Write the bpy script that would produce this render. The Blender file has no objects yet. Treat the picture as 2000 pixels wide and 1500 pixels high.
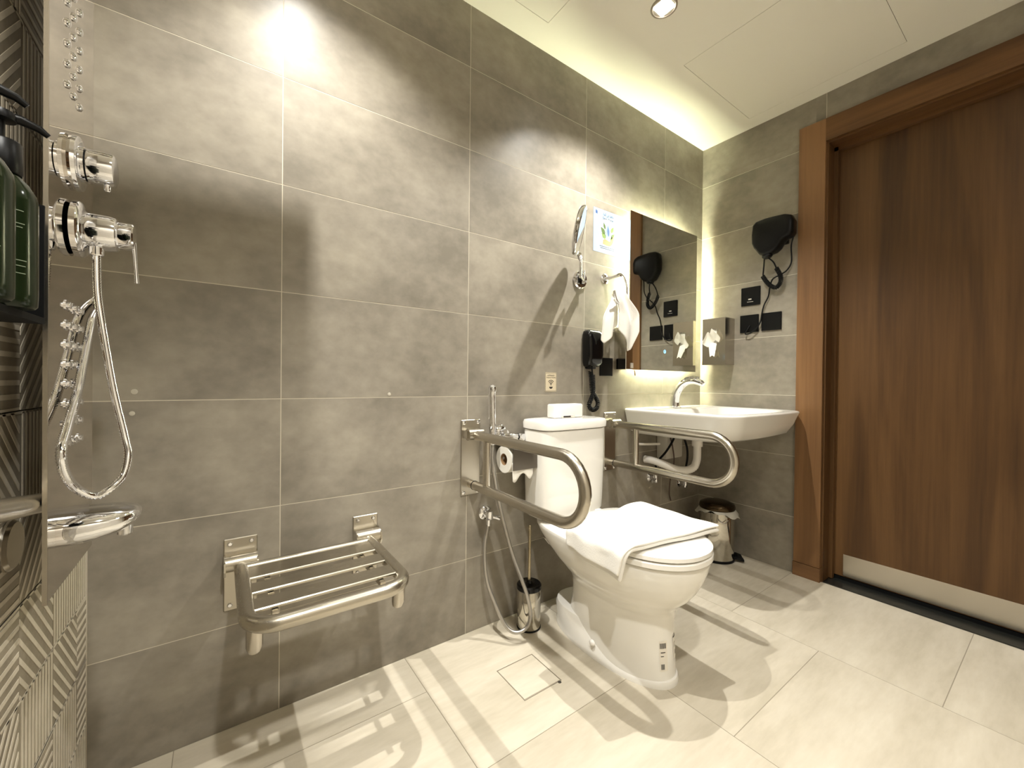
import bpy, bmesh, math, random
from mathutils import Vector, Matrix
random.seed(7)
PI = math.pi
scene = bpy.context.scene
COL = scene.collection

# ------------------------------------------------------------------ camera
CAM = Vector((-2.3228, -1.3158, 0.9357))
yaw, pitch, roll = math.radians(35.6796), math.radians(-0.3559), math.radians(0.5930)
fw = Vector((math.sin(yaw) * math.cos(pitch), math.cos(yaw) * math.cos(pitch), math.sin(pitch)))
rt = Vector((math.cos(yaw), -math.sin(yaw), 0))
up = rt.cross(fw)
rt2 = rt * math.cos(roll) + up * math.sin(roll)
up2 = -rt * math.sin(roll) + up * math.cos(roll)
cam_data = bpy.data.cameras.new('camera')
cam_data.sensor_fit = 'HORIZONTAL'
cam_data.sensor_width = 36.0
cam_data.lens = 36.0 * 795.414 / 2000.0
cam_data.clip_start = 0.02
cam = bpy.data.objects.new('camera', cam_data)
COL.objects.link(cam)
cam.matrix_world = Matrix(((rt2.x, up2.x, -fw.x, CAM.x), (rt2.y, up2.y, -fw.y, CAM.y), (rt2.z, up2.z, -fw.z, CAM.z), (0, 0, 0, 1)))
scene.camera = cam

# ------------------------------------------------------------------ world, exposure
world = bpy.data.worlds.new('world')
scene.world = world
world.use_nodes = True
world.node_tree.nodes['Background'].inputs[0].default_value = (0.9, 0.85, 0.75, 1)
world.node_tree.nodes['Background'].inputs[1].default_value = 0.05
vs = scene.view_settings
vs.view_transform = 'Standard'
vs.look = 'None'
vs.gamma = 1.0
vs.use_curve_mapping = False
vs.exposure = 0.13
LAMP_COL = (1.0, 0.98, 0.92)
LAMP_POWER = 110.0
FILL_POWER = 5.0  # power of the added rear fill lamp
LED_COL = (0.97, 1.0, 0.68)
LED_STRENGTH = 230.0

# ------------------------------------------------------------------ room constants
H = 2.3135          # ceiling
XL = -2.567         # left wall
YR = -1.95          # rear wall
ROWS = [0.0, 0.276, 0.578, 0.880, 1.182, 1.484, 1.786, 2.088, H]

# ------------------------------------------------------------------ materials
def srgb(r, g, b):
    f = lambda c: (c / 255 / 12.92) if c / 255 <= 0.04045 else ((c / 255 + 0.055) / 1.055) ** 2.4
    return (f(r), f(g), f(b), 1.0)

def mat(name, color, rough=0.5, metal=0.0, spec=0.5, emit=None, emit_s=0.0, **kw):
    m = bpy.data.materials.new(name)
    m.use_nodes = True
    b = m.node_tree.nodes['Principled BSDF']
    b.inputs['Base Color'].default_value = color
    b.inputs['Roughness'].default_value = rough
    b.inputs['Metallic'].default_value = metal
    b.inputs['Specular IOR Level'].default_value = spec
    if emit:
        b.inputs['Emission Color'].default_value = emit
        b.inputs['Emission Strength'].default_value = emit_s
    for k, v in kw.items():
        b.inputs[k].default_value = v
    return m

def node(nt, t, **kw):
    n = nt.nodes.new(t)
    for k, v in kw.items():
        setattr(n, k, v)
    return n

def stone(name, c_dark, c_mid, c_light, rough, spec, scale=1.0, stretch=(1, 1, 1), bump=0.02):
    """cloudy cement-look tile: two noises, shifted per tile"""
    m = bpy.data.materials.new(name)
    m.use_nodes = True
    nt = m.node_tree
    b = nt.nodes['Principled BSDF']
    geo = node(nt, 'ShaderNodeNewGeometry')
    inf = node(nt, 'ShaderNodeObjectInfo')
    mp = node(nt, 'ShaderNodeMapping')
    mp.inputs['Scale'].default_value = stretch
    nt.links.new(geo.outputs['Position'], mp.inputs['Vector'])
    mul = node(nt, 'ShaderNodeMath', operation='MULTIPLY')
    mul.inputs[1].default_value = 37.0
    nt.links.new(inf.outputs['Random'], mul.inputs[0])
    n1 = node(nt, 'ShaderNodeTexNoise', noise_dimensions='4D')
    n1.inputs['Scale'].default_value = 3.2 * scale
    n1.inputs['Detail'].default_value = 8
    n1.inputs['Roughness'].default_value = 0.62
    n2 = node(nt, 'ShaderNodeTexNoise', noise_dimensions='4D')
    n2.inputs['Scale'].default_value = 26 * scale
    n2.inputs['Detail'].default_value = 5
    for n in (n1, n2):
        nt.links.new(mp.outputs['Vector'], n.inputs['Vector'])
        nt.links.new(mul.outputs[0], n.inputs['W'])
    mix = node(nt, 'ShaderNodeMath', operation='MULTIPLY_ADD')
    mix.inputs[1].default_value = 0.22
    nt.links.new(n2.outputs['Fac'], mix.inputs[0])
    m2 = node(nt, 'ShaderNodeMath', operation='MULTIPLY')
    m2.inputs[1].default_value = 0.78
    nt.links.new(n1.outputs['Fac'], m2.inputs[0])
    nt.links.new(m2.outputs[0], mix.inputs[2])
    ramp = node(nt, 'ShaderNodeValToRGB')
    e = ramp.color_ramp.elements
    e[0].position = 0.36; e[0].color = c_dark
    e[1].position = 0.65; e[1].color = c_light
    k = e.new(0.5); k.color = c_mid
    nt.links.new(mix.outputs[0], ramp.inputs['Fac'])
    nt.links.new(ramp.outputs['Color'], b.inputs['Base Color'])
    b.inputs['Roughness'].default_value = rough
    b.inputs['Specular IOR Level'].default_value = spec
    bp = node(nt, 'ShaderNodeBump')
    bp.inputs['Strength'].default_value = bump
    bp.inputs['Distance'].default_value = 0.002
    nt.links.new(n2.outputs['Fac'], bp.inputs['Height'])
    nt.links.new(bp.outputs['Normal'], b.inputs['Normal'])
    return m

def wood(name, axis, c1, c2, c3, rough=0.45):
    m = bpy.data.materials.new(name)
    m.use_nodes = True
    nt = m.node_tree
    b = nt.nodes['Principled BSDF']
    geo = node(nt, 'ShaderNodeNewGeometry')
    mp = node(nt, 'ShaderNodeMapping')
    s = [4.6, 4.6, 4.6]
    s[axis] = 0.42
    mp.inputs['Scale'].default_value = s
    nt.links.new(geo.outputs['Position'], mp.inputs['Vector'])
    n1 = node(nt, 'ShaderNodeTexNoise')
    n1.inputs['Scale'].default_value = 1.1
    n1.inputs['Detail'].default_value = 6
    n1.inputs['Distortion'].default_value = 1.1
    mp2 = node(nt, 'ShaderNodeMapping')
    s2 = [95.0, 95.0, 95.0]
    s2[axis] = 3.0
    mp2.inputs['Scale'].default_value = s2
    nt.links.new(geo.outputs['Position'], mp2.inputs['Vector'])
    n2 = node(nt, 'ShaderNodeTexNoise')
    n2.inputs['Scale'].default_value = 1.0
    n2.inputs['Detail'].default_value = 3
    nt.links.new(mp.outputs['Vector'], n1.inputs['Vector'])
    nt.links.new(mp2.outputs['Vector'], n2.inputs['Vector'])
    a = node(nt, 'ShaderNodeMath', operation='MULTIPLY')
    a.inputs[1].default_value = 0.22
    nt.links.new(n2.outputs['Fac'], a.inputs[0])
    c = node(nt, 'ShaderNodeMath', operation='MULTIPLY_ADD')
    c.inputs[1].default_value = 0.78
    nt.links.new(n1.outputs['Fac'], c.inputs[0])
    nt.links.new(a.outputs[0], c.inputs[2])
    ramp = node(nt, 'ShaderNodeValToRGB')
    e = ramp.color_ramp.elements
    e[0].position = 0.36; e[0].color = c1
    e[1].position = 0.66; e[1].color = c3
    k = e.new(0.5); k.color = c2
    nt.links.new(c.outputs[0], ramp.inputs['Fac'])
    nt.links.new(ramp.outputs['Color'], b.inputs['Base Color'])
    b.inputs['Roughness'].default_value = rough
    b.inputs['Specular IOR Level'].default_value = 0.35
    bp = node(nt, 'ShaderNodeBump')
    bp.inputs['Strength'].default_value = 0.12
    bp.inputs['Distance'].default_value = 0.002
    nt.links.new(n2.outputs['Fac'], bp.inputs['Height'])
    nt.links.new(bp.outputs['Normal'], b.inputs['Normal'])
    return m

def brushed(name, color, rough, axis=None):
    m = mat(name, color, rough, 1.0)
    nt = m.node_tree
    b = nt.nodes['Principled BSDF']
    geo = node(nt, 'ShaderNodeNewGeometry')
    mp = node(nt, 'ShaderNodeMapping')
    s = [400.0, 400.0, 400.0]
    if axis is not None:
        s[axis] = 8.0
    mp.inputs['Scale'].default_value = s
    nt.links.new(geo.outputs['Position'], mp.inputs['Vector'])
    n = node(nt, 'ShaderNodeTexNoise')
    n.inputs['Scale'].default_value = 1.0
    n.inputs['Detail'].default_value = 2
    nt.links.new(mp.outputs['Vector'], n.inputs['Vector'])
    mr = node(nt, 'ShaderNodeMapRange')
    mr.inputs['To Min'].default_value = rough * 0.9
    mr.inputs['To Max'].default_value = rough * 1.12
    nt.links.new(n.outputs['Fac'], mr.inputs['Value'])
    nt.links.new(mr.outputs['Result'], b.inputs['Roughness'])
    return m

def cloth(name, color, scale=260):
    m = mat(name, color, 0.95, 0.0, 0.15)
    nt = m.node_tree
    b = nt.nodes['Principled BSDF']
    b.inputs['Sheen Weight'].default_value = 0.3
    geo = node(nt, 'ShaderNodeNewGeometry')
    n = node(nt, 'ShaderNodeTexNoise')
    n.inputs['Scale'].default_value = scale
    n.inputs['Detail'].default_value = 3
    nt.links.new(geo.outputs['Position'], n.inputs['Vector'])
    bp = node(nt, 'ShaderNodeBump')
    bp.inputs['Strength'].default_value = 0.35
    bp.inputs['Distance'].default_value = 0.002
    nt.links.new(n.outputs['Fac'], bp.inputs['Height'])
    nt.links.new(bp.outputs['Normal'], b.inputs['Normal'])
    return m

M = {}
M['wall_tile'] = stone('wall_tile', srgb(118, 112, 101), srgb(138, 131, 119), srgb(157, 150, 136), 0.34, 0.24, 1.0, (1, 1, 1.25))
M['floor_tile'] = stone('floor_tile', srgb(182, 173, 154), srgb(196, 187, 169), srgb(207, 199, 182), 0.45, 0.35, 1.2, (0.5, 2.2, 1))
M['grout'] = mat('grout', srgb(202, 194, 176), 0.8)
M['rear_tile'] = stone('rear_tile', srgb(206, 198, 182), srgb(218, 210, 195), srgb(226, 219, 205), 0.4, 0.35)
M['floor_grout'] = mat('floor_grout', srgb(150, 141, 124), 0.85)
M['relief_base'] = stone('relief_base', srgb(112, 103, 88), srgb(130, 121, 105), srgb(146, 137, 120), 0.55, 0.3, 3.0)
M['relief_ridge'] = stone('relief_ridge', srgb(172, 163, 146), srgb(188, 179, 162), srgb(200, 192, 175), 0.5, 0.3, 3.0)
M['ceiling'] = mat('ceiling_paint', srgb(240, 236, 224), 0.85, 0, 0.2)
M['gap'] = mat('dark_gap', srgb(60, 56, 48), 0.9)
M['wood_v'] = wood('wood_vertical', 2, srgb(64, 42, 21), srgb(82, 56, 29), srgb(100, 71, 40))
M['wood_h'] = wood('wood_across', 1, srgb(78, 52, 28), srgb(100, 69, 39), srgb(120, 86, 52))
M['wood_frame'] = wood('wood_frame', 2, srgb(94, 66, 40), srgb(115, 83, 52), srgb(134, 99, 64))
M['wood_block'] = wood('wood_block', 1, srgb(108, 78, 50), srgb(116, 84, 54), srgb(124, 91, 60))
M['granite'] = mat('black_granite', srgb(30, 31, 28), 0.25)
M['steel'] = brushed('brushed_steel', srgb(196, 190, 179), 0.24)
M['steel_x'] = brushed('brushed_steel_long', srgb(190, 184, 171), 0.26, 0)
M['plate'] = brushed('plate_steel', srgb(186, 180, 168), 0.30, 2)
M['steel_tube'] = brushed('steel_tube', srgb(190, 184, 172), 0.25, 1)
M['satin'] = mat('satin_steel', srgb(190, 184, 172), 0.16, 1.0)
M['dark_steel'] = brushed('dark_steel', srgb(112, 106, 98), 0.3, 0)
M['polished'] = mat('polished_steel', srgb(200, 196, 186), 0.06, 1.0)
M['panel_mirror'] = mat('panel_mirror', srgb(218, 212, 204), 0.015, 1.0)
M['chrome'] = mat('chrome', srgb(235, 236, 240), 0.05, 1.0)
M['mirror'] = mat('mirror_glass', srgb(226, 228, 222), 0.0, 1.0)
M['ceramic'] = mat('white_ceramic', srgb(236, 233, 226), 0.12, 0, 0.5, **{'Coat Weight': 0.3, 'Coat Roughness': 0.05})
M['plastic_w'] = mat('white_plastic', srgb(236, 232, 226), 0.3)
M['plastic_g'] = mat('grey_plastic', srgb(205, 200, 190), 0.45)
M['black'] = mat('black_plastic', srgb(9, 9, 10), 0.35, 0, 0.2)
M['black_gloss'] = mat('black_gloss', srgb(8, 8, 9), 0.15, 0, 0.35)
M['black_matt'] = mat('black_matt', srgb(9, 10, 11), 0.6, 0, 0.15)
M['rubber'] = mat('black_rubber', srgb(13, 13, 13), 0.6, 0, 0.2)
M['bottle'] = mat('green_bottle', srgb(20, 30, 14), 0.14, 0, 0.3)
M['print_w'] = mat('white_print', srgb(110, 120, 98), 0.6)
M['towel'] = cloth('white_terry', srgb(234, 231, 224))
M['paper'] = cloth('tissue_paper', srgb(240, 236, 226), 90)
M['card'] = mat('cardboard', srgb(150, 118, 84), 0.9)
M['ink'] = mat('dark_ink', srgb(40, 34, 30), 0.7)
M['ink_blue'] = mat('blue_ink', srgb(36, 42, 66), 0.7)
M['sticker'] = mat('sticker_paper', srgb(205, 192, 165), 0.5)
M['label_w'] = mat('label_paper', srgb(228, 222, 210), 0.6)
M['post_paper'] = mat('poster_paper', srgb(138, 154, 176), 0.5)
M['post_white'] = mat('poster_white', srgb(166, 170, 176), 0.5)
M['leaf_d'] = mat('leaf_dark', srgb(62, 84, 36), 0.6)
M['leaf_l'] = mat('leaf_light', srgb(94, 116, 54), 0.6)
M['drop_l'] = mat('drop_light', srgb(118, 144, 172), 0.5)
M['drop_d'] = mat('drop_dark', srgb(52, 78, 126), 0.5)
M['hand'] = mat('hand_print', srgb(170, 114, 76), 0.6)
M['lens'] = mat('lamp_lens', (1, 1, 1, 1), 0.4, emit=(1.0, 0.97, 0.92, 1), emit_s=26.0)
M['diffuser'] = mat('fill_lamp_diffuser', (1, 1, 1, 1), 0.5, emit=(1.0, 0.97, 0.92, 1), emit_s=4.0)  # glowing face of the added rear fill lamp
M['led'] = mat('led_strip', (1, 1, 1, 1), 0.5, emit=(*LED_COL, 1), emit_s=LED_STRENGTH)
M['icon'] = mat('touch_icon', (0.1, 0.3, 0.6, 1), 0.4, emit=(0.35, 0.7, 1.0, 1), emit_s=1.6)
M['trim'] = mat('lamp_trim', srgb(150, 140, 126), 0.4)
M['gold'] = brushed('warm_steel', srgb(186, 174, 148), 0.25, 2)
M['braid'] = mat('braided_hose', srgb(96, 80, 72), 0.45, 0.6)
M['hose'] = mat('satin_hose', srgb(176, 172, 166), 0.28, 0.85)
M['filler'] = mat('wall_filler', srgb(180, 174, 160), 0.9)
M['bag'] = mat('bin_bag', srgb(225, 222, 212), 0.35, 0, 0.5, **{'Transmission Weight': 0.35})
M['bin_lid'] = mat('bin_lid_steel', srgb(74, 62, 46), 0.2, 1.0)

# ------------------------------------------------------------------ mesh helpers
OFF = {}

class MB:
    def __init__(self):
        self.v = []
        self.f = []

    def add(self, vs_, fs):
        o = len(self.v)
        self.v += [tuple(x) for x in vs_]
        self.f += [tuple(i + o for i in f) for f in fs]
        return self

    def box(self, x0, x1, y0, y1, z0, z1):
        vs_ = [(x0, y0, z0), (x1, y0, z0), (x1, y1, z0), (x0, y1, z0), (x0, y0, z1), (x1, y0, z1), (x1, y1, z1), (x0, y1, z1)]
        return self.add(vs_, [(0, 3, 2, 1), (4, 5, 6, 7), (0, 1, 5, 4), (1, 2, 6, 5), (2, 3, 7, 6), (3, 0, 4, 7)])

    def rbox(self, x0, x1, y0, y1, z0, z1, r, seg=3):
        bm = bmesh.new()
        bmesh.ops.create_cube(bm, size=1.0)
        for v in bm.verts:
            v.co = Vector((x0 + (v.co.x + .5) * (x1 - x0), y0 + (v.co.y + .5) * (y1 - y0), z0 + (v.co.z + .5) * (z1 - z0)))
        bmesh.ops.bevel(bm, geom=list(bm.edges), offset=r, segments=seg, profile=0.5, affect='EDGES')
        bm.verts.index_update()
        self.add([v.co[:] for v in bm.verts], [[v.index for v in f.verts] for f in bm.faces])
        bm.free()
        return self

    def loft(self, rings, cap0=True, cap1=True, closed=True):
        n = len(rings[0])
        vs_ = [p for r in rings for p in r]
        fs = []
        for i in range(len(rings) - 1):
            for j in range(n if closed else n - 1):
                k = (j + 1) % n
                fs.append((i * n + j, i * n + k, (i + 1) * n + k, (i + 1) * n + j))
        if cap0:
            fs.append(tuple(range(n - 1, -1, -1)))
        if cap1:
            fs.append(tuple(range((len(rings) - 1) * n, len(rings) * n)))
        return self.add(vs_, fs)

    def lathe(self, c, prof, n=32, axis='Z', sx=1.0, cap=True):
        """prof: list of (radius, height along axis)"""
        c = Vector(c)
        rings = []
        for r, h in prof:
            ring = []
            for i in range(n):
                a = 2 * PI * i / n
                u, w = r * math.cos(a), r * math.sin(a)
                if axis == 'Z':
                    p = (u, w, h)
                elif axis == 'Y':
                    p = (u, h, w)
                elif axis == 'X':
                    p = (h, u, w)
                else:
                    p = None
                if p is None:
                    ax = Vector(axis).normalized()
                    t = Vector((0, 0, 1)) if abs(ax.z) < .9 else Vector((1, 0, 0))
                    e1 = ax.cross(t).normalized()
                    e2 = ax.cross(e1)
                    p = ax * h + e1 * u + e2 * w
                ring.append((c + Vector(p))[:])
            rings.append(ring)
        return self.loft(rings, cap, cap)

    def tube(self, pts, r, n=12, cap=True):
        pts = [Vector(p) for p in pts]
        rs = r if isinstance(r, (list, tuple)) else [r] * len(pts)
        rings = []
        t0 = (pts[1] - pts[0]).normalized()
        ref = Vector((0, 0, 1)) if abs(t0.z) < .9 else Vector((1, 0, 0))
        e1 = t0.cross(ref).normalized()
        for i, p in enumerate(pts):
            a = pts[max(i - 1, 0)]
            b = pts[min(i + 1, len(pts) - 1)]
            t = (b - a).normalized()
            e1 = (e1 - t * e1.dot(t)).normalized()
            e2 = t.cross(e1)
            rings.append([(p + (e1 * math.cos(2 * PI * k / n) + e2 * math.sin(2 * PI * k / n)) * rs[i])[:] for k in range(n)])
        return self.loft(rings, cap, cap)

    def prism(self, poly, d0, d1, axis):
        """poly in the plane across axis; extruded from d0 to d1"""
        def P(a, b, d):
            return {'X': (d, a, b), 'Y': (a, d, b), 'Z': (a, b, d)}[axis]
        n = len(poly)
        return self.loft([[P(a, b, d0) for a, b in poly], [P(a, b, d1) for a, b in poly]])

    def build(self, name, material, parent=None, smooth=None, at=None):
        me = bpy.data.meshes.new(name)
        o = bpy.data.objects.new(name, me)
        COL.objects.link(o)
        off = Vector((0, 0, 0))
        if parent is not None:
            o.parent = parent
            off = OFF[parent]
        elif at is not None:
            off = Vector(at)
            o.location = off
        OFF[o] = off
        me.from_pydata([(Vector(v) - off)[:] for v in self.v], [], self.f)
        bm = bmesh.new()
        bm.from_mesh(me)
        bmesh.ops.recalc_face_normals(bm, faces=bm.faces)
        bm.to_mesh(me)
        bm.free()
        me.materials.append(M[material])
        if smooth is not None:
            me.shade_smooth()
            me.set_sharp_from_angle(angle=math.radians(smooth))
        return o

def tag(o, label=None, cat=None, group=None, kind=None):
    if label: o['label'] = label
    if cat: o['category'] = cat
    if group: o['group'] = group
    if kind: o['kind'] = kind
    return o

def thing(name, loc, label, cat, group=None, kind=None):
    o = bpy.data.objects.new(name, None)
    o.empty_display_size = 0.05
    COL.objects.link(o)
    o.location = loc
    OFF[o] = Vector(loc)
    return tag(o, label, cat, group, kind)

def copy_tree(o, delta, parent=None):
    c = o.copy()
    COL.objects.link(c)
    OFF[c] = OFF[o]
    c.parent = parent
    if parent is None:
        c.location = o.location + Vector(delta)
        OFF[c] = OFF[o] + Vector(delta)
    for ch in [x for x in bpy.data.objects if x.parent == o]:
        copy_tree(ch, delta, c)
    return c

def catmull(pts, k=8):
    pts = [Vector(p) for p in pts]
    P = [pts[0] * 2 - pts[1]] + pts + [pts[-1] * 2 - pts[-2]]
    out = []
    for i in range(1, len(P) - 2):
        a, b, c, d = P[i - 1], P[i], P[i + 1], P[i + 2]
        for j in range(k):
            t = j / k
            out.append(0.5 * ((2 * b) + (c - a) * t + (2 * a - 5 * b + 4 * c - d) * t * t + (3 * b - a - 3 * c + d) * t ** 3))
    out.append(P[-2])
    return out

def resample(pts, step):
    out = [pts[0].copy()]
    acc = 0.0
    for a, b in zip(pts, pts[1:]):
        L = (b - a).length
        while acc + L >= step:
            t = (step - acc) / L
            a = a.lerp(b, t)
            out.append(a.copy())
            L = (b - a).length
            acc = 0.0
        acc += L
    return out

def coil(path, R, turns, per=10):
    """helix wound round a path"""
    path = catmull(path, 12)
    N = turns * per
    L = [0]
    for a, b in zip(path, path[1:]):
        L.append(L[-1] + (b - a).length)
    out = []
    j = 0
    e1 = None
    for i in range(N + 1):
        s = L[-1] * i / N
        while j < len(path) - 2 and L[j + 1] < s:
            j += 1
        t = (path[j + 1] - path[j]).normalized()
        p = path[j].lerp(path[j + 1], (s - L[j]) / max(1e-9, L[j + 1] - L[j]))
        if e1 is None:
            e1 = t.cross(Vector((0, 1, 0.3))).normalized()
        e1 = (e1 - t * e1.dot(t)).normalized()
        e2 = t.cross(e1)
        a = 2 * PI * i / per
        out.append(p + (e1 * math.cos(a) + e2 * math.sin(a)) * R)
    return out

def sup(cx, cy, hx, hy, z, p=4.0, n=48):
    out = []
    for i in range(n):
        a = 2 * PI * i / n
        c, s = math.cos(a), math.sin(a)
        out.append((cx + hx * math.copysign(abs(c) ** (2 / p), c), cy + hy * math.copysign(abs(s) ** (2 / p), s), z))
    return out

def rrect(a0, a1, b0, b1, r, k=5):
    out = []
    for cx, cy, s in ((a1 - r, b1 - r, 0), (a0 + r, b1 - r, 1), (a0 + r, b0 + r, 2), (a1 - r, b0 + r, 3)):
        for i in range(k + 1):
            a = PI / 2 * (s + i / k)
            out.append((cx + r * math.cos(a), cy + r * math.sin(a)))
    return out

def plate_cells(x0, x1, y0, y1, holes):
    xs = sorted({x0, x1, *[h[0] for h in holes], *[h[1] for h in holes]})
    ys = sorted({y0, y1, *[h[2] for h in holes], *[h[3] for h in holes]})
    for a, b in zip(xs, xs[1:]):
        for c, d in zip(ys, ys[1:]):
            mx, my = (a + b) / 2, (c + d) / 2
            if a < x0 - 1e-9 or b > x1 + 1e-9 or c < y0 - 1e-9 or d > y1 + 1e-9:
                continue
            if any(h[0] < mx < h[1] and h[2] < my < h[3] for h in holes):
                continue
            yield a, b, c, d

def text_mesh(s, size, w=None):
    cu = bpy.data.curves.new('t', 'FONT')
    cu.body = s
    cu.size = size
    cu.align_x = 'CENTER'
    ob = bpy.data.objects.new('t', cu)
    COL.objects.link(ob)
    dg = bpy.context.evaluated_depsgraph_get()
    me = ob.evaluated_get(dg).to_mesh()
    vs_ = [v.co.copy() for v in me.vertices]
    fs = [list(p.vertices) for p in me.polygons]
    ob.evaluated_get(dg).to_mesh_clear()
    bpy.data.objects.remove(ob)
    bpy.data.curves.remove(cu)
    if w and vs_:
        m = max(v.x for v in vs_) - min(v.x for v in vs_)
        for v in vs_:
            v.x *= w / m
    return vs_, fs

# ================================================================== THE SETTING
G = 0.0011  # half joint
# --- floor
floor = MB().box(XL - .1, .16, YR - .1, .12, -.12, -.0006).build('floor', 'floor_grout')
tag(floor, kind='structure')
DR = (-1.592, -1.447, -.379, -.229)    # drain opening
xs = [XL, -2.412, -1.812, -1.210, -.608, 0.0]
for ci in range(len(xs) - 1):
    off = [-.182, -.182, -.492, -.792, -.492][ci]
    ys = [0.0] + [off - .602 * k for k in range(-1, 5) if YR < off - .602 * k < -.02] + [YR]
    for a, b in zip(ys, ys[1:]):
        if abs(a - b) < .01: continue
        mb = MB()
        holes = [DR] if (xs[ci] < DR[0] and xs[ci + 1] > DR[1]) else []
        if holes and b < DR[2] and a > DR[3]:
            for c in plate_cells(xs[ci] + G, xs[ci + 1] - G, b + G, a - G, holes):
                mb.box(c[0], c[1], c[2], c[3], -.006, 0)
        else:
            mb.box(xs[ci] + G, xs[ci + 1] - G, b + G, a - G, -.006, 0)
        mb.build('floor_tile', 'floor_tile', floor)

# --- wall ahead (toilet wall)
wall_front = MB().box(XL - .12, .12, .0004, .12, -.12, H + .15).build('wall_front', 'grout')
tag(wall_front, kind='structure')
cols = [XL, -2.1816, -1.5796, -.9776, -.3756, 0.0]
for i in range(5):
    for k in range(8):
        MB().box(cols[i] + G, cols[i + 1] - (G if i < 4 else 0), 0.0, .004, ROWS[k] + (G if k else 0), ROWS[k + 1] - (G if k < 7 else 0)).build('wall_tile', 'wall_tile', wall_front)

# --- door wall (right)
DO_L, DO_R, DO_T = -.605, -1.56, 2.085     # opening
wall_right = MB()
for c in plate_cells(YR - .12, .0, -.12, H + .15, [(DO_R, DO_L, -.13, DO_T)]):
    wall_right.box(.0004, .16, c[0], c[1], c[2], c[3])
wall_right = wall_right.build('wall_right', 'grout')
tag(wall_right, kind='structure')
dcols = [0.0, -.606, -1.208, -1.81, YR]
for a, b in zip(dcols, dcols[1:]):
    for k in range(8):
        z0, z1 = ROWS[k] + (G if k else 0), ROWS[k + 1] - (G if k < 7 else 0)
        for c in plate_cells(b + G, a - (G if a else 0), z0, z1, [(-1.60, -.565, -1, 2.12)] if True else []):
            if c[1] - c[0] > .01 and c[3] - c[2] > .01:
                MB().box(0, .004, c[0], c[1], c[2], c[3]).build('wall_tile', 'wall_tile', wall_right)

# --- rear wall
wall_rear = MB().box(XL - .12, .12, YR - .12, YR - .0004, -.12, H + .15).build('wall_rear', 'grout')
tag(wall_rear, kind='structure')
for i in range(5):
    for k in range(8):
        MB().box(cols[i] + G, cols[i + 1] - G, YR - .004, YR, ROWS[k] + G, ROWS[k + 1] - G).build('wall_tile', 'rear_tile', wall_rear)

# --- left wall with carved relief tiles
wall_left = MB().box(XL - .12, XL - .0055, YR, 0, -.12, H + .15).build('wall_left', 'grout')
tag(wall_left, kind='structure')
YC = [0.0, -.0745, -.2295, -.3845, -.5395, -.6945, -.8495, -1.0045]
RZ = .1473
KIND = {0: 'VVHVDH', 1: 'HVHVDV', 2: 'HDVEHV', 3: 'VVDHVE', 4: 'HEEHVD', 5: 'EVVDHV', 6: 'VDEHVH', 7: 'HVDEVD', 8: 'DHVVEH', 9: 'VEVEHV',
        10: 'HVHVDV', 11: 'EDVHVE', 12: 'VHEVDH', 13: 'DVHEVV', 14: 'HEVDHV', 15: 'VHDVEH'}

def clip(poly, a, b, c):
    """keep a*y+b*z<=c"""
    out = []
    for i in range(len(poly)):
        p, q = poly[i], poly[(i + 1) % len(poly)]
        fp, fq = a * p[0] + b * p[1] - c, a * q[0] + b * q[1] - c
        if fp <= 0: out.append(p)
        if fp * fq < 0:
            t = fp / (fp - fq)
            out.append((p[0] + t * (q[0] - p[0]), p[1] + t * (q[1] - p[1])))
    return out

def ridges(mb, y0, y1, z0, z1, kind):
    nrm = {'V': (1, 0), 'H': (0, 1), 'D': (.7071, .7071), 'E': (.7071, -.7071)}[kind]
    pitch_, w = (.0150, .0072) if kind == 'V' else (.0205, .0075)
    cs = [nrm[0] * y + nrm[1] * z for y in (y0, y1) for z in (z0, z1)]
    k = math.floor(min(cs) / pitch_)
    while k * pitch_ < max(cs):
        c0 = k * pitch_
        k += 1
        poly = [(y0, z0), (y1, z0), (y1, z1), (y0, z1)]
        poly = clip(poly, nrm[0], nrm[1], c0 + w)
        poly = clip(poly, -nrm[0], -nrm[1], -c0) if poly else poly
        if len(poly) >= 3 and max(p[0] for p in poly) - min(p[0] for p in poly) > .002 and max(p[1] for p in poly) - min(p[1] for p in poly) > .002:
            mb.prism(poly, XL - .002, XL, 'X')

for tz in range(8):
    z0, z1 = tz * 2 * RZ, min((tz + 1) * 2 * RZ, H)
    if z0 >= H - .02: break
    for ya, yb, cells in ((YC[0], YC[2], (0, 1)), (YC[2], YC[4], (2, 3)), (YC[4], YC[6], (4, 5))):
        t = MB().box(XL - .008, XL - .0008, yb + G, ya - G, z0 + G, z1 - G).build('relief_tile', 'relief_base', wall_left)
        rb = MB()
        for c in cells:
            for r in (2 * tz, 2 * tz + 1):
                a, b = max(r * RZ, z0) + .0015, min((r + 1) * RZ, H) - .0015
                if b - a > .01:
                    ridges(rb, YC[c + 1] + .0015, YC[c] - .0015, a, b, KIND[r][c])
        # thin raised borders between the cells
        for r in (2 * tz, 2 * tz + 1):
            if (r + 1) * RZ < H:
                rb.box(XL - .002, XL, yb + G, ya - G, (r + 1) * RZ - .0045, (r + 1) * RZ - G)
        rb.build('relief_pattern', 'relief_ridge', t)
for k in range(8):
    MB().box(XL - .006, XL, YR, YC[6] - G, ROWS[k] + G, ROWS[k + 1] - G).build('wall_tile', 'wall_tile', wall_left)

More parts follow.
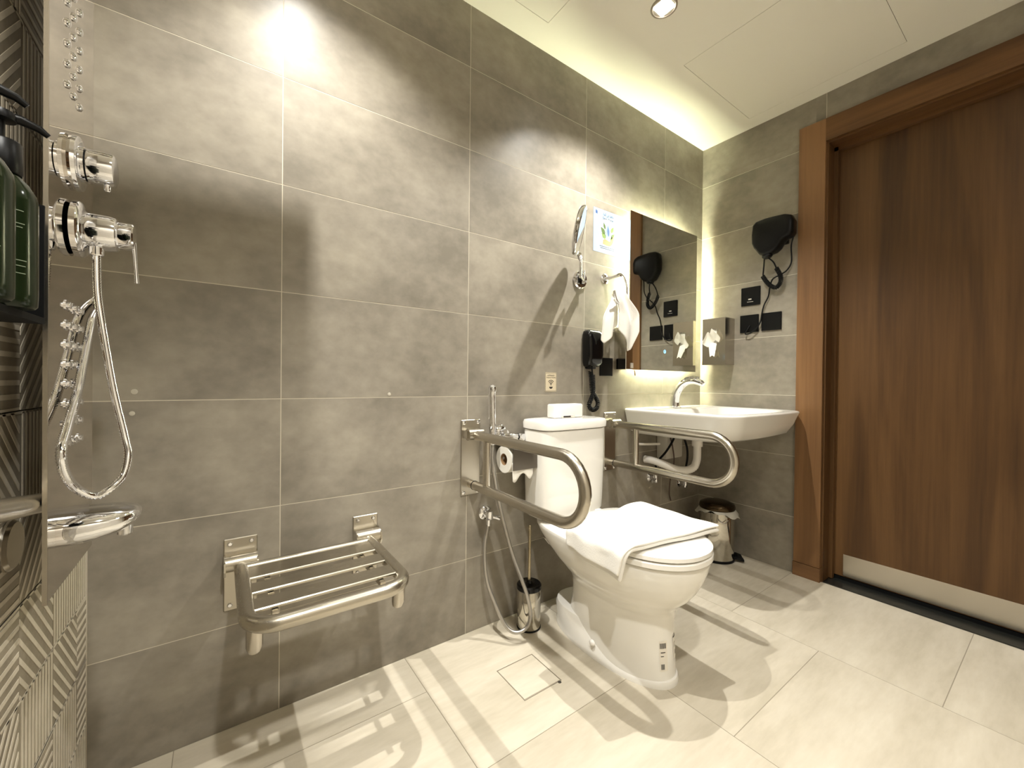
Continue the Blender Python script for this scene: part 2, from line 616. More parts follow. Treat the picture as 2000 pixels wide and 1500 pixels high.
# --- ceiling with two access panels and two lamp openings
L1 = (-2.11, -.375)
L2 = (-1.006, -.413)
L_FILL = (-2.13, -1.43)  # added rear downlight, unseen, fills the carved wall
P1 = (-1.906, -1.304, -.715, -.111)
P2 = (-.695, -.092, -.899, -.300)
cm = MB()
hs = [P1, P2] + [(l[0] - .030, l[0] + .030, l[1] - .030, l[1] + .030) for l in (L1, L2, L_FILL)]
for c in plate_cells(XL - .1, .1, YR - .1, .1, hs):
    cm.box(c[0], c[1], c[2], c[3], H, H + .05)
ceiling = cm.build('ceiling', 'ceiling')
tag(ceiling, kind='structure')
MB().box(XL - .1, .1, YR - .1, .1, H + .09, H + .12).build('ceiling_slab', 'gap', ceiling)
for pn in (P1, P2):
    MB().box(pn[0] + .0016, pn[1] - .0016, pn[2] + .0016, pn[3] - .0016, H, H + .02).build('access_panel', 'ceiling', ceiling)

# --- door
door = thing('door_1', (0, (DO_L + DO_R) / 2, 0), 'brown wooden door in a wide wooden frame with steel kick plate', 'door', kind='structure')
leaf = MB().box(.10, .14, DO_R + .012, DO_L - .012, .022, DO_T - .018).build('door_leaf', 'wood_v', door)
MB().box(.0985, .10, DO_R + .05, -.668, .026, .128).build('kick_plate', 'steel', leaf)
MB().box(0, .16, DO_R, DO_R + .012, 0, DO_T - .012).build('door_lining', 'wood_v', door)
MB().box(0, .16, DO_L - .012, DO_L, 0, DO_T - .012).build('door_lining', 'wood_v', door)
MB().box(0, .16, DO_R, DO_L, DO_T - .012, DO_T).build('door_lining', 'wood_h', door)
MB().box(.072, .098, DO_L - .028, DO_L - .012, .006, DO_T - .012).build('door_stop', 'wood_v', door)
MB().box(.072, .098, DO_R + .012, DO_R + .028, .006, DO_T - .012).build('door_stop', 'wood_v', door)
MB().box(.072, .098, DO_R + .012, DO_L - .012, DO_T - .030, DO_T - .012).build('door_stop', 'wood_h', door)
MB().box(-.016, .004, DO_L - .004, -.501, .066, 2.186).build('door_casing', 'wood_frame', door)
MB().box(-.016, .004, DO_R - .105, DO_R + .004, .066, 2.186).build('door_casing', 'wood_frame', door)
MB().box(-.0165, .004, DO_R + .004, DO_L - .004, DO_T - .004, 2.186).build('door_casing', 'wood_h', door)
MB().box(-.020, .004, DO_L - .006, -.499, 0, .064).build('plinth_block', 'wood_block', door)
MB().box(-.020, .004, DO_R - .107, DO_R + .006, 0, .064).build('plinth_block', 'wood_block', door)
MB().box(.002, .098, DO_R + .014, DO_L - .014, -.01, .004).build('threshold', 'granite', door)
MB().box(.098, .16, DO_R, DO_L, -.01, .018).build('threshold', 'black_matt', door)

# ================================================================== LAMPS
def downlight(xy, label, power, size, blend, soft=.012):
    x, y = xy
    t = thing('downlight', (x, y, H), label, 'lamp', 'recessed ceiling downlights')
    MB().lathe((x, y, H), [(.047, .001), (.047, -.002), (.044, -.0045), (.040, -.004), (.035, .004), (.033, .02), (.042, .02), (.042, .001), (.047, .001)], 40, cap=False).build('trim_ring', 'trim', t, 40)
    MB().lathe((x, y, H), [(.0325, .008), (.0325, .014)], 32).build('lens', 'lens', t)
    ld = bpy.data.lights.new('downlight_beam', 'SPOT')
    ld.energy = power
    ld.color = LAMP_COL
    ld.spot_size = math.radians(size)
    ld.spot_blend = blend
    ld.shadow_soft_size = soft
    lo = bpy.data.objects.new('downlight_beam', ld)
    COL.objects.link(lo)
    lo.parent = t
    lo.location = (0, 0, -.006)
    return t
downlight(L2, 'round recessed ceiling downlight with a bright white lens, above the toilet', LAMP_POWER, 114, .68)
downlight(L1, 'round recessed ceiling downlight above the shower seat, beside the shower column', LAMP_POWER * 1.06, 112, .92)

downlight(L_FILL, 'round recessed fill downlight added at the unseen rear, near the carved wall', LAMP_POWER * 1.1, 108, .45, .045)  # invented spot behind the camera, lifts the carved wall and lower tiles
def round_fill_lamp(x, y, label):  # added soft fill out of view, no such lamp known here
    t = thing('ceiling_fill_lamp', (x, y, H), label, 'lamp')
    MB().lathe((x, y, H), [(.150, -.0005), (.152, -.006), (.152, -.030), (.146, -.034)], 48).build('housing', 'plastic_w', t, 40)
    MB().lathe((x, y, H), [(.146, -.033), (.140, -.037), (.09, -.041), (.01, -.042)], 48).build('diffuser', 'diffuser', t, 40)
    ld = bpy.data.lights.new('ceiling_fill_glow', 'AREA')
    ld.shape = 'DISK'
    ld.size = .28
    ld.energy = FILL_POWER
    ld.color = LAMP_COL
    lo = bpy.data.objects.new('ceiling_fill_glow', ld)
    COL.objects.link(lo)
    lo.parent = t
    lo.location = (0, 0, -.046)
round_fill_lamp(-1.15, -1.62, 'round frosted fill lamp added on the ceiling at the unseen rear of the room')

# ================================================================== SHOWER CORNER
PX = -2.517     # front face of the shower panel
sp = thing('shower_column', (PX, -.355, .62), 'tall mirror-polished steel shower column with jets, knobs and spout', 'shower column')
pl = MB().rbox(PX - .004, PX, -.478, -.232, .618, 2.02, .0015, 1).build('front_plate', 'panel_mirror', sp)
for z_ in (.72, 1.25, 1.85):
    MB().box(XL + .0005, PX - .004, -.262, -.244, z_, z_ + .08).build('wall_bracket', 'steel', sp)
MB().box(PX - .0045, PX + .0006, -.4815, -.478, .617, 2.02).build('edge_strip', 'steel', sp)
# rain head plate sticking out overhead
MB().rbox(PX, -2.107, -.465, -.25, 1.998, 2.016, .002, 1).build('rain_head', 'polished', sp)
for r in range(10):
    for y in (-.396, -.363, -.329):
        MB().lathe((PX, y, 1.389 + .0316 * r), [(.0062, 0), (.006, .0022), (.0035, .0042), (.0015, .0046)], 12, 'X').build('rain_jet', 'chrome', pl, 40)
for r in range(8):
    for y in (-.397, -.362, -.328):
        z = 1.047 - .0306 * r
        MB().lathe((PX, y, z), [(.0085, 0), (.0085, .0014), (.0042, .0022), (.0042, .0044), (.0058, .005), (.004, .0062)], 12, 'X').build('body_jet', 'chrome', pl, 40)
# upper diverter knob
kn = MB().lathe((PX, -.362, 1.282), [(.041, 0), (.043, .004), (.042, .009), (.036, .011), (.028, .011), (.028, .016)], 40, 'X').build('diverter_knob', 'chrome', sp, 35)
MB().lathe((PX, -.362, 1.282), [(.024, .014), (.024, .018)], 32, 'X').build('seal_ring', 'rubber', kn)
MB().lathe((PX, -.362, 1.282), [(.0265, .018), (.0268, .044), (.0255, .049), (.021, .051)], 40, 'X').build('handle', 'chrome', kn, 35)
MB().lathe((PX + .040, -.362, 1.256), [(.0045, .002), (.0045, -.008), (.003, -.010)], 14).build('pin', 'chrome', kn, 40)
# mixer
mx = MB().lathe((PX, -.362, 1.176), [(.038, 0), (.044, .003), (.0445, .010), (.041, .014), (.033, .016), (.029, .018), (.029, .044), (.027, .052), (.0225, .055)], 44, 'X').build('mixer_body', 'chrome', sp, 35)
MB().lathe((PX, -.362, 1.176), [(.0215, .052), (.0225, .055), (.0225, .072), (.021, .074)], 36, 'X').build('mixer_cap', 'chrome', mx, 35)
MB().tube([(PX + .072, -.362, 1.168), (PX + .074, -.362, 1.150), (PX + .076, -.362, 1.115), (PX + .077, -.362, 1.098)], [.0045, .003, .0026, .0036], 10).build('lever', 'chrome', mx, 40)
MB().lathe((PX + .028, -.366, 1.150), [(.0095, .004), (.0095, -.012), (.008, -.014)], 16).build('hose_union', 'chrome', mx, 40)
# spout
rings = []
for s, hy, hz, zc in ((0, .052, .028, .703), (.012, .053, .028, .703), (.04, .050, .026, .704), (.065, .043, .021, .706), (.080, .032, .014, .709), (.087, .018, .007, .711), (.089, .006, .003, .711)):
    rings.append([(PX + s, -.395 + hy * math.cos(2 * PI * k / 36), zc + hz * math.copysign(abs(math.sin(2 * PI * k / 36)) ** .8, math.sin(2 * PI * k / 36))) for k in range(36)])
so = MB().loft(rings).build('spout', 'chrome', sp, 50)
MB().lathe((PX + .068, -.395, .694), [(.010, 0), (.010, -.016), (.008, -.018)], 16).build('aerator', 'chrome', so, 40)
# corrugated hose
hp = catmull([(-2.489, -.366, 1.142), (-2.487, -.370, 1.076), (-2.480, -.375, 1.017), (-2.466, -.380, .916), (-2.451, -.390, .840), (-2.445, -.400, .806), (-2.450, -.410, .775), (-2.464, -.422, .758),
              (-2.480, -.424, .751), (-2.496, -.440, .768), (-2.502, -.470, .797), (-2.503, -.484, .829), (-2.504, -.454, .858), (-2.506, -.392, .908), (-2.507, -.345, .967), (-2.508, -.290, 1.035), (-2.509, -.240, 1.066),
              (-2.520, -.222, 1.085), (-2.534, -.234, 1.10), (-2.545, -.262, 1.12)], 14)
hp = resample(hp, .0021)
MB().tube(hp, [.0063 if i % 2 else .0050 for i in range(len(hp))], 12).build('shower_hose', 'chrome', sp, 80)

# grab rail on the carved wall
gr = thing('grab_rail', (XL, -.6, .73), 'satin steel grab rail on the carved left wall, low beside the shower column', 'grab rail')
MB().tube(catmull([(-2.560, -.93, .838), (-2.545, -.925, .838), (-2.537, -.90, .833), (-2.537, -.70, .799), (-2.537, -.50, .763), (-2.537, -.335, .733)], 8), .0145, 20).build('rail', 'steel_tube', gr, 50)
MB().lathe((XL, -.93, .838), [(.036, 0), (.036, .004), (.032, .008)], 28, 'X').build('flange', 'steel', gr, 40)
MB().lathe((XL, -.428, .694), [(.036, 0), (.036, .004), (.032, .008)], 28, 'X').build('flange', 'steel', gr, 40)

# bottle rack + two pump bottles
rk = thing('bottle_rack', (XL, -.66, 1.0), 'matt black wall rack holding two pump bottles on the carved wall', 'rack')
MB().box(XL + .001, XL + .005, -.80, -.525, 1.012, 1.16).build('back_plate', 'black_matt', rk)
MB().box(XL + .001, XL + .058, -.529, -.525, 1.012, 1.158).build('end_plate', 'black_matt', rk)
MB().box(XL + .001, XL + .058, -.80, -.796, 1.012, 1.158).build('end_plate', 'black_matt', rk)
MB().box(XL + .001, XL + .058, -.80, -.525, 1.004, 1.012).build('tray', 'black_matt', rk)

def bottle(x, y, label):
    z = 1.012
    t = thing('soap_bottle', (x, y, z), label, 'bottle', 'pump bottles in the black rack')
    body = MB().lathe((x, y, z), [(.026, 0), (.0285, .003), (.029, .015), (.029, .118), (.0275, .128), (.022, .139), (.0150, .147), (.0145, .150)], 36).build('bottle_body', 'bottle', t, 50)
    MB().lathe((x, y, z), [(.0165, .148), (.0170, .150), (.0170, .182), (.0155, .184), (.006, .184)], 28).build('collar', 'black', t, 40)
    pump = MB().lathe((x, y, z), [(.0042, .184), (.0042, .206), (.0125, .207), (.0130, .211), (.0115, .216)], 24).build('pump', 'black', t, 40)
    MB().tube([(x, y, z + .211), (x + .014, y + .005, z + .213), (x + .027, y + .010, z + .210), (x + .034, y + .013, z + .205)], [.0060, .0054, .0042, .003], 12).build('spout', 'black', pump, 50)
    lb = MB()
    for zz, w0, w1 in ((.104, -.06, .08), (.090, -.08, .10), (.086, -.05, .06), (.050, -.12, .14), (.044, -.08, .12), (.036, -.10, .12)):
        n = 8
        a0 = math.atan2(-.72, .69)
        rings = []
        for h in (0, .0009):
            rings.append([(x + .0293 * math.cos(a0 + w0 * 1.6 + (w1 - w0) * 1.6 * i / n), y + .0293 * math.sin(a0 + w0 * 1.6 + (w1 - w0) * 1.6 * i / n), z + zz + h) for i in range(n + 1)])
        lb.loft(rings, False, False, False)
    tag(lb.build('label_print', 'print_w', body), kind='stuff')
    return t
bottle(XL + .046, -.620, 'dark green pump bottle in the black rack, nearest the shower column')
bottle(XL + .046, -.686, 'dark green pump bottle in the black rack, cut off by the left picture edge')

# filled drill holes
for i, (x, z, r, w) in enumerate(((-2.488, .902, .007, 'right of the shower hose, above the joint'), (-2.492, .850, .006, 'right of the shower hose, below the joint'), (-1.872, .890, .006, 'left of the fold-down bar'))):
    tag(MB().lathe((x, 0, z), [(r, .001), (r * .9, -.0006), (r * .4, -.001)], 9, 'Y').build('filler_patch', 'filler', None, at=(x, 0, z)), 'small pale filler patch on the tiles ' + w, 'patch', 'filler patches on the tiles')

# ================================================================== FOLDING SHOWER SEAT
st = thing('shower_bench', (-2.11, -.2, .44), 'brushed steel fold-down shower seat with three wide slats on the grey wall', 'shower seat')
SX0, SX1, SZ = -2.274, -1.946, .442
for cx in (SX0, SX1):
    b = MB().rbox(cx - .038, cx + .038, -.005, -.0003, .318, .509, .002, 1).build('wall_plate', 'plate', st)
    for dx, z in ((-.024, .496), (.024, .496), (-.024, .333), (.024, .333)):
        MB().lathe((cx + dx, -.005, z), [(.006, 0), (.006, -.002), (.004, -.004)], 14, 'Y').build('screw', 'chrome', b, 40)
    MB().lathe((cx - .036, -.031, .452), [(.020, 0), (.020, .072)], 26, 'X').build('hinge_barrel', 'steel_x', b, 40)
    for s in (-1, 1):
        MB().prism([(-.005, .470), (-.030, .474), (-.052, .462), (-.054, .44), (-.045, .425), (-.005, .425)], cx + s * .036 - .002, cx + s * .036 + .002, 'X').build('hinge_cheek', 'polished', b)
rail = [(SX0, -.03, SZ), (SX0, -.10, SZ), (SX0, -.20, SZ), (SX0, -.315, SZ)]
for i in range(1, 9):
    a = PI / 2 * i / 8
    rail.append((SX0 + .06 * (1 - math.cos(a)), -.315 - .06 * math.sin(a), SZ))
for i in range(0, 9):
    a = PI / 2 * i / 8
    rail.append((SX1 - .06 * (1 - math.sin(a)), -.315 - .06 * math.cos(a), SZ))
rail += [(SX1, -.20, SZ), (SX1, -.10, SZ), (SX1, -.03, SZ)]
MB().tube(rail, .0165, 24).build('seat_frame', 'steel_x', st, 50)
MB().tube([(SX0, -.062, SZ + .004), (SX1, -.062, SZ + .004)], .011, 18).build('rear_rail', 'steel_x', st, 50)
for y0, y1 in ((-.148, -.078), (-.232, -.178), (-.316, -.262)):
    MB().rbox(SX0 + .008, SX1 - .008, y0, y1, SZ + .002, SZ + .010, .002, 1).build('slat', 'steel_x', st)
for sx in (SX0 + .012, SX1 - .012):
    MB().tube([(sx, -.335, SZ - .008), (sx, -.33, SZ - .055), (sx, -.325, SZ - .066)], [.0155, .0155, .013], 18).build('foot_stub', 'steel', st, 50)
for sx in (SX0 + .05, SX1 - .05):
    MB().box(sx - .006, sx + .006, -.33, -.06, SZ - .012, SZ + .001).build('cross_bearer', 'steel_tube', st)

# ================================================================== FOLD-DOWN GRAB BARS
def fold_bar(x, label, strut):
    t = thing('fold_down_bar', (x, 0, .65), label, 'grab bar', 'fold-down grab bars beside the toilet')
    b = MB().rbox(x - .040, x + .040, -.006, -.0003, .515, .793, .002, 1).build('wall_plate', 'plate', t)
    for dx, z in ((-.03, .782), (.03, .782), (-.03, .527), (.03, .527)):
        MB().lathe((x + dx, -.006, z), [(.007, 0), (.007, -.003), (.004, -.005)], 14, 'Y').build('screw', 'chrome', b, 40)
    MB().lathe((x - .030, -.034, .742), [(.021, 0), (.021, .060)], 24, 'X').build('hinge_barrel', 'steel_x', b, 40)
    MB().box(x - .036, x + .036, -.040, -.006, .728, .756).build('hinge_block', 'steel', b)
    zt, zb = .739, .556
    R = (zt - zb) / 2
    pts = [(x, -.03, zt), (x, -.2, zt), (x, -.4, zt), (x, -.496, zt)]
    for i in range(1, 17):
        a = PI * i / 16
        pts.append((x, -.496 - R * math.sin(a), (zt + zb) / 2 + R * math.cos(a)))
    pts += [(x, -.4, zb), (x, -.2, zb), (x, -.035, zb)]
    bar = MB().tube(pts, .0165, 26).build('bar_loop', 'steel_tube', t, 50)
    MB().tube([(x, strut, zb), (x, strut, zt)], .0135, 20).build('strut', 'steel', bar, 50)
    MB().lathe((x, -.036, zb), [(.0172, 0), (.0172, -.003)], 24, 'Y').build('rubber_ring', 'rubber', bar)
    MB().lathe((x, -.006, zb), [(.0150, 0), (.0150, -.030)], 24, 'Y').build('rest_stub', 'steel', b, 40)
    return t
fold_bar(-1.567, 'satin steel fold-down grab bar left of the toilet, next to the sprayer', -.118)
fold_bar(-.800, 'satin steel fold-down grab bar right of the toilet, in front of the basin', -.155)

# ================================================================== TOILET
TX = -1.180
def egg(hw, yf, yb, z, yc, pf=2.15, pb=3.2, n=72):
    out = []
    for i in range(n):
        a = 2 * PI * i / n
        c, s = math.cos(a), math.sin(a)
        if s < 0:
            out.append((TX + hw * math.copysign(abs(c) ** (2 / pf), c), yc - (yc - yf) * abs(s) ** (2 / pf), z))
        else:
            out.append((TX + hw * math.copysign(abs(c) ** (2 / pb), c), yc + (yb - yc) * abs(s) ** (2 / pb), z))
    return out
to = thing('toilet', (TX, -.35, 0), 'white ceramic close-coupled toilet with closed lid between two grab bars', 'toilet')
LV = [(.0, .104, -.592, -.17, -.40), (.06, .103, -.588, -.18, -.40), (.14, .102, -.582, -.20, -.40), (.19, .103, -.582, -.205, -.40), (.222, .108, -.588, -.205, -.40), (.245, .120, -.604, -.20, -.40), (.270, .140, -.630, -.18, -.41),
      (.300, .158, -.652, -.14, -.42), (.335, .171, -.669, -.09, -.43), (.365, .178, -.680, -.05, -.44), (.390, .181, -.686, -.03, -.44), (.399, .179, -.685, -.03, -.44), (.402, .174, -.68, -.032, -.44)]
rings = []
for i in range(len(LV) - 1):
    for k in range(3):
        t = k / 3
        a = [LV[i][j] * (1 - t) + LV[i + 1][j] * t for j in range(5)]
        rings.append(egg(a[1], a[2], a[3], a[0], a[4]))
rings.append(egg(LV[-1][1], LV[-1][2], LV[-1][3], LV[-1][0], LV[-1][4]))
bowl = MB().loft(rings).build('bowl', 'ceramic', to, 60)
foot = MB().loft([egg(.112, -.600, -.095, 0, -.36, pb=2.3), egg(.112, -.600, -.095, .012, -.36, pb=2.3), egg(.108, -.597, -.098, .020, -.36, pb=2.3), egg(.104, -.40, -.102, .085, -.25, pb=2.3), egg(.099, -.38, -.108, .098, -.25, pb=2.3), egg(.086, -.36, -.12, .102, -.25, pb=2.3)])
foot.build('foot', 'ceramic', to, 45)
for s in (-1, 1):
    MB().lathe((TX + s * .108, -.36, .050), [(.011, 0), (.010, s * .006), (.005, s * .009)], 18, 'X').build('bolt_cap', 'plastic_w', to, 50)
# tank
tr = []
for z, g in ((.415, -.012), (.425, -.006), (.46, -.004), (.60, 0), (.745, .002), (.750, .001)):
    tr.append(sup(TX, -.100, .170 + g, .083 + g * .6, z, 4.6, 64))
MB().loft(tr).build('tank', 'ceramic', to, 50)
MB().loft([sup(TX, -.101, .170, .083, .752, 4.6, 64), sup(TX, -.101, .177, .090, .756, 4.6, 64), sup(TX, -.101, .178, .091, .778, 4.6, 64), sup(TX, -.101, .174, .087, .787, 4.6, 64), sup(TX, -.101, .158, .073, .790, 4.6, 64)]).build('tank_lid', 'ceramic', to, 50)
# seat and lid
MB().loft([egg(.178, -.690, -.232, .404, -.45), egg(.184, -.694, -.228, .407, -.45), egg(.184, -.694, -.228, .420, -.45), egg(.180, -.690, -.232, .423, -.45)]).build('seat_ring', 'ceramic', to, 50)
MB().loft([egg(.178, -.688, -.236, .4255, -.45), egg(.183, -.693, -.232, .429, -.45), egg(.182, -.692, -.232, .440, -.45), egg(.170, -.68, -.242, .4465, -.45), egg(.11, -.60, -.28, .4495, -.45)]).build('seat_lid', 'ceramic', to, 50)
for s in (-1, 1):
    MB().rbox(TX + s * .075 - .016, TX + s * .075 + .016, -.232, -.205, .400, .436, .006, 2).build('hinge', 'plastic_w', to, 40)
# barcode stickers on the pedestal front
def on_bowl(a, z, o=.0008):
    i = max(k for k in range(len(LV) - 1) if LV[k][0] <= z)
    t = (z - LV[i][0]) / (LV[i + 1][0] - LV[i][0])
    v = [LV[i][j] * (1 - t) + LV[i + 1][j] * t for j in range(5)]
    c, s = math.cos(a), math.sin(a)
    p = Vector((TX + v[1] * math.copysign(abs(c) ** (2 / 2.15), c), v[4] - (v[4] - v[2]) * abs(s) ** (2 / 2.15), z))
    return p + (p - Vector((TX, v[4], z))).normalized() * o
def patch(mb, a0, a1, z0, z1, o):
    n = 6
    mb.loft([[on_bowl(a0 + (a1 - a0) * i / n, zz, o)[:] for i in range(n + 1)] for zz in (z0, z1)], False, False, False)
A = lambda d: math.radians(d)
lab = MB(); patch(lab, A(248), A(262), .050, .140, .0006)
lab = lab.build('sticker', 'label_w', to)
bc = MB()
for k in range(9):
    patch(bc, A(249 + k * 1.25), A(249.7 + k * 1.25), .118, .134, .0012)
for k in range(5):
    patch(bc, A(250 + k * 1.2), A(250.7 + k * 1.2), .056, .072, .0012)
patch(bc, A(250), A(258), .105, .1075, .0012)
patch(bc, A(250), A(255), .094, .096, .0012)
tag(bc.build('barcode_print', 'ink', lab), kind='stuff')
lab = MB(); patch(lab, A(276), A(292), .075, .145, .0006)
lab = lab.build('sticker', 'label_w', to)
bc = MB()
patch(bc, A(277), A(289), .137, .142, .0012)
patch(bc, A(280), A(286), .120, .122, .0012)
patch(bc, A(280), A(281), .108, .122, .0012)
patch(bc, A(283), A(286), .084, .097, .0012)
tag(bc.build('barcode_print', 'ink', lab), kind='stuff')

# flush sensor box on the tank
fb = thing('sensor_box', (-1.165, -.085, .790), 'small white plastic box standing on the toilet tank lid', 'box')
MB().rbox(-1.246, -1.086, -.105, -.060, .7905, .846, .006, 2).build('case', 'plastic_w', fb, 40)
MB().rbox(-1.205, -1.135, -.109, -.102, .7905, .802, .002, 1).build('sensor_window', 'plastic_g', fb)
MB().box(-1.200, -1.16, -.1096, -.1088, .793, .799).build('sensor_print', 'ink', fb)

# bath towel lying over the lid
def sheet(fn, nu, nv, name, material, parent, thick, label=None, at=None, sub=1):
    mb = MB()
    g = [[fn(i / nu, j / nv) for j in range(nv + 1)] for i in range(nu + 1)]
    mb.loft([[p[:] for p in r] for r in g], False, False, False)
    o = mb.build(name, material, parent, 180, at=at)
    s = o.modifiers.new('thickness', 'SOLIDIFY')
    s.thickness = thick
    s.offset = 1.0
    if sub:
        d = o.modifiers.new('soften', 'SUBSURF')
        d.levels = sub
        d.render_levels = sub
    return o

def towel_fn(u, v):
    # u: from the right edge across the lid and down its left side; v: rear to front
    L = .446 + .012 * v
    s = u * L
    xr = -.998 - .006 * v
    x = xr - s
    edge = TX - .184
    y_r = -.325 - .318 * v
    y_l = -.350 - .215 * v
    y = y_r * (1 - u) + y_l * u + .012 * math.sin(u * 9) * (1 - v)
    z = .4535 + .0015 * math.sin(u * 14 + v * 7) + .0012 * math.sin(v * 16)
    if x < edge:
        d = edge - x
        R = .016
        if d < R * PI / 2:
            a = d / R
            x = edge - R * math.sin(a)
            z -= R * (1 - math.cos(a))
        else:
            e = d - R * PI / 2
            x = edge - R - .10 * e + .004 * math.sin(v * 11)
            z -= R + e * .98
    return Vector((x, y, z))
bt = thing('bath_towel', (-1.19, -.5, .452), 'thick folded white towel draped over the toilet lid and its left side', 'towel')
sheet(towel_fn, 40, 26, 'towel_upper', 'towel', bt, .012)
def towel_fn2(u, v):
    p = towel_fn(min(1.0, .0 + u * .97), v)
    q = towel_fn(u * .97, min(1, max(0, v * .97 + .015)))
    k = .0132
    if q.x < TX - .184:
        return q + Vector((-k * .9, 0, .004))
    return q + Vector((0, -.004, k + .002 * math.sin(u * 6 + 1)))
sheet(towel_fn2, 40, 26, 'towel_fold', 'towel', bt, .010)

# water supply hose of the tank
sh = to
MB().tube(catmull([(-1.290, -.085, .425), (-1.292, -.088, .385), (-1.286, -.092, .345), (-1.262, -.095, .305), (-1.215, -.09, .262), (-1.16, -.06, .232), (-1.12, -.012, .222)], 8), .0048, 10).build('supply_hose', 'braid', sh, 60)
MB().lathe((-1.290, -.085, .40), [(.009, .0), (.009, .014), (.007, .016)], 12).build('hose_nut', 'chrome', sh, 30)
MB().tube([(-1.274, -.094, .322), (-1.252, -.095, .296)], .0075, 12).build('hose_crimp', 'plastic_w', sh, 40)

# ================================================================== BIDET SPRAYER, VALVES
bs = thing('bidet_sprayer', (-1.50, 0, .73), 'chrome handheld bidet sprayer hanging upright behind the left grab bar', 'sprayer')
MB().tube([(-1.499, -.047, .735), (-1.500, -.047, .78), (-1.502, -.047, .85), (-1.505, -.050, .885), (-1.507, -.056, .905)], [.0105, .0145, .0145, .014, .0145], 18).build('handle', 'chrome', bs, 50)
MB().lathe((-1.507, -.056, .900), [(.0150, 0), (.0155, .008), (.0130, .017), (.008, .022), (.002, .0235)], 22, (-.05, -.15, 1)).build('spray_head', 'chrome', bs, 50)
MB().lathe((-1.505, -.048, .908), [(.010, 0), (.0115, .006), (.0115, .013), (.009, .016)], 18, (.75, .6, .1)).build('spray_nozzle', 'chrome', bs, 40)
MB().tube([(-1.492, -.035, .86), (-1.488, -.032, .82), (-1.491, -.036, .79)], [.004, .005, .003], 8).build('trigger', 'chrome', bs, 50)
MB().lathe((-1.499, -.047, .700), [(.010, 0), (.012, .012), (.016, .018), (.016, .034), (.011, .036)], 20).build('cradle', 'chrome', bs, 35)
MB().lathe((-1.470, 0, .728), [(.020, -.0003), (.020, -.006), (.012, -.010), (.010, -.036)], 22, 'Y').build('cradle_base', 'chrome', bs, 40)
hs_ = catmull([(-1.499, -.047, .705), (-1.499, -.050, .631), (-1.473, -.058, .477), (-1.438, -.095, .299), (-1.424, -.135, .216), (-1.413, -.158, .157), (-1.408, -.170, .096), (-1.427, -.172, .055), (-1.467, -.155, .044), (-1.491, -.125, .069), (-1.512, -.090, .139), (-1.530, -.065, .217), (-1.531, -.050, .324), (-1.512, -.042, .402)], 12)
MB().tube(hs_, .0068, 12).build('sprayer_hose', 'hose', bs, 60)

av = thing('angle_valve', (-1.504, 0, .43), 'chrome angle valve low on the wall feeding the sprayer hose', 'valve')
MB().lathe((-1.500, 0, .436), [(.027, -.0003), (.027, -.003), (.022, -.008), (.012, -.010), (.012, -.04)], 28, 'Y').build('escutcheon', 'chrome', av, 40)
MB().lathe((-1.500, -.034, .436), [(.012, -.016), (.014, -.010), (.014, .014), (.010, .016)], 20).build('valve_body', 'chrome', av, 40)
MB().tube([(-1.500, -.036, .432), (-1.478, -.040, .424), (-1.462, -.042, .420)], [.008, .007, .010], 14).build('valve_handle', 'chrome', av, 40)
MB().lathe((-1.510, -.042, .412), [(.0085, .01), (.0085, -.012)], 14).build('hose_nut', 'chrome', av, 40)

sv = thing('stop_valve', (-1.43, 0, .73), 'chrome stop valve with round escutcheon behind the left bar, beside the tank', 'valve')
MB().lathe((-1.432, 0, .738), [(.028, -.0003), (.028, -.004), (.020, -.012), (.013, -.014), (.013, -.04)], 28, 'Y').build('escutcheon', 'chrome', sv, 40)
MB().lathe((-1.432, -.040, .726), [(.011, -.012), (.013, 0), (.013, .05), (.010, .052)], 20, (1, 0, -.12)).build('valve_body', 'chrome', sv, 40)
MB().lathe((-1.378, -.040, .7195), [(.016, 0), (.017, .004), (.016, .028), (.012, .030)], 20, (1, 0, -.12)).build('valve_handle', 'chrome', sv, 30)

# ================================================================== TOILET ROLL
rh = thing('roll_holder', (-1.40, 0, .66), 'steel toilet roll holder with a flat cover plate under the left bar', 'roll holder')
MB().box(-1.350, -1.345, -.075, -.0003, .668, .700).build('bracket', 'steel', rh)
MB().rbox(-1.462, -1.342, -.130, -.127, .612, .695, .001, 1).build('cover_plate', 'dark_steel', rh)
MB().box(-1.462, -1.342, -.130, -.004, .694, .697).build('cover_top', 'steel_x', rh)
MB().tube([(-1.462, -.068, .650), (-1.345, -.068, .650)], .006, 12).build('spindle', 'chrome', rh, 50)
ro = thing('toilet_roll', (-1.405, -.068, .64), 'white toilet paper roll with torn end in the steel holder', 'toilet roll')
MB().lathe((-1.461, -.068, .645), [(.022, 0), (.050, 0), (.050, .100), (.022, .100), (.022, 0)], 36, 'X', cap=False).build('paper_roll', 'paper', ro, 40)
MB().lathe((-1.4605, -.068, .645), [(.0205, 0), (.022, 0), (.022, .099), (.0205, .099), (.0205, 0)], 28, 'X', cap=False).build('core', 'card', ro, 40)
def sheet_fn(u, v):
    return Vector((-1.459 + .096 * u, -.119 + .004 * math.sin(u * 7) - .004 * v, .64 - v * (.060 + .014 * math.sin(u * 9 + .5) - .010 * u)))
sheet(sheet_fn, 16, 6, 'loose_sheet', 'paper', ro, .0008, sub=0)

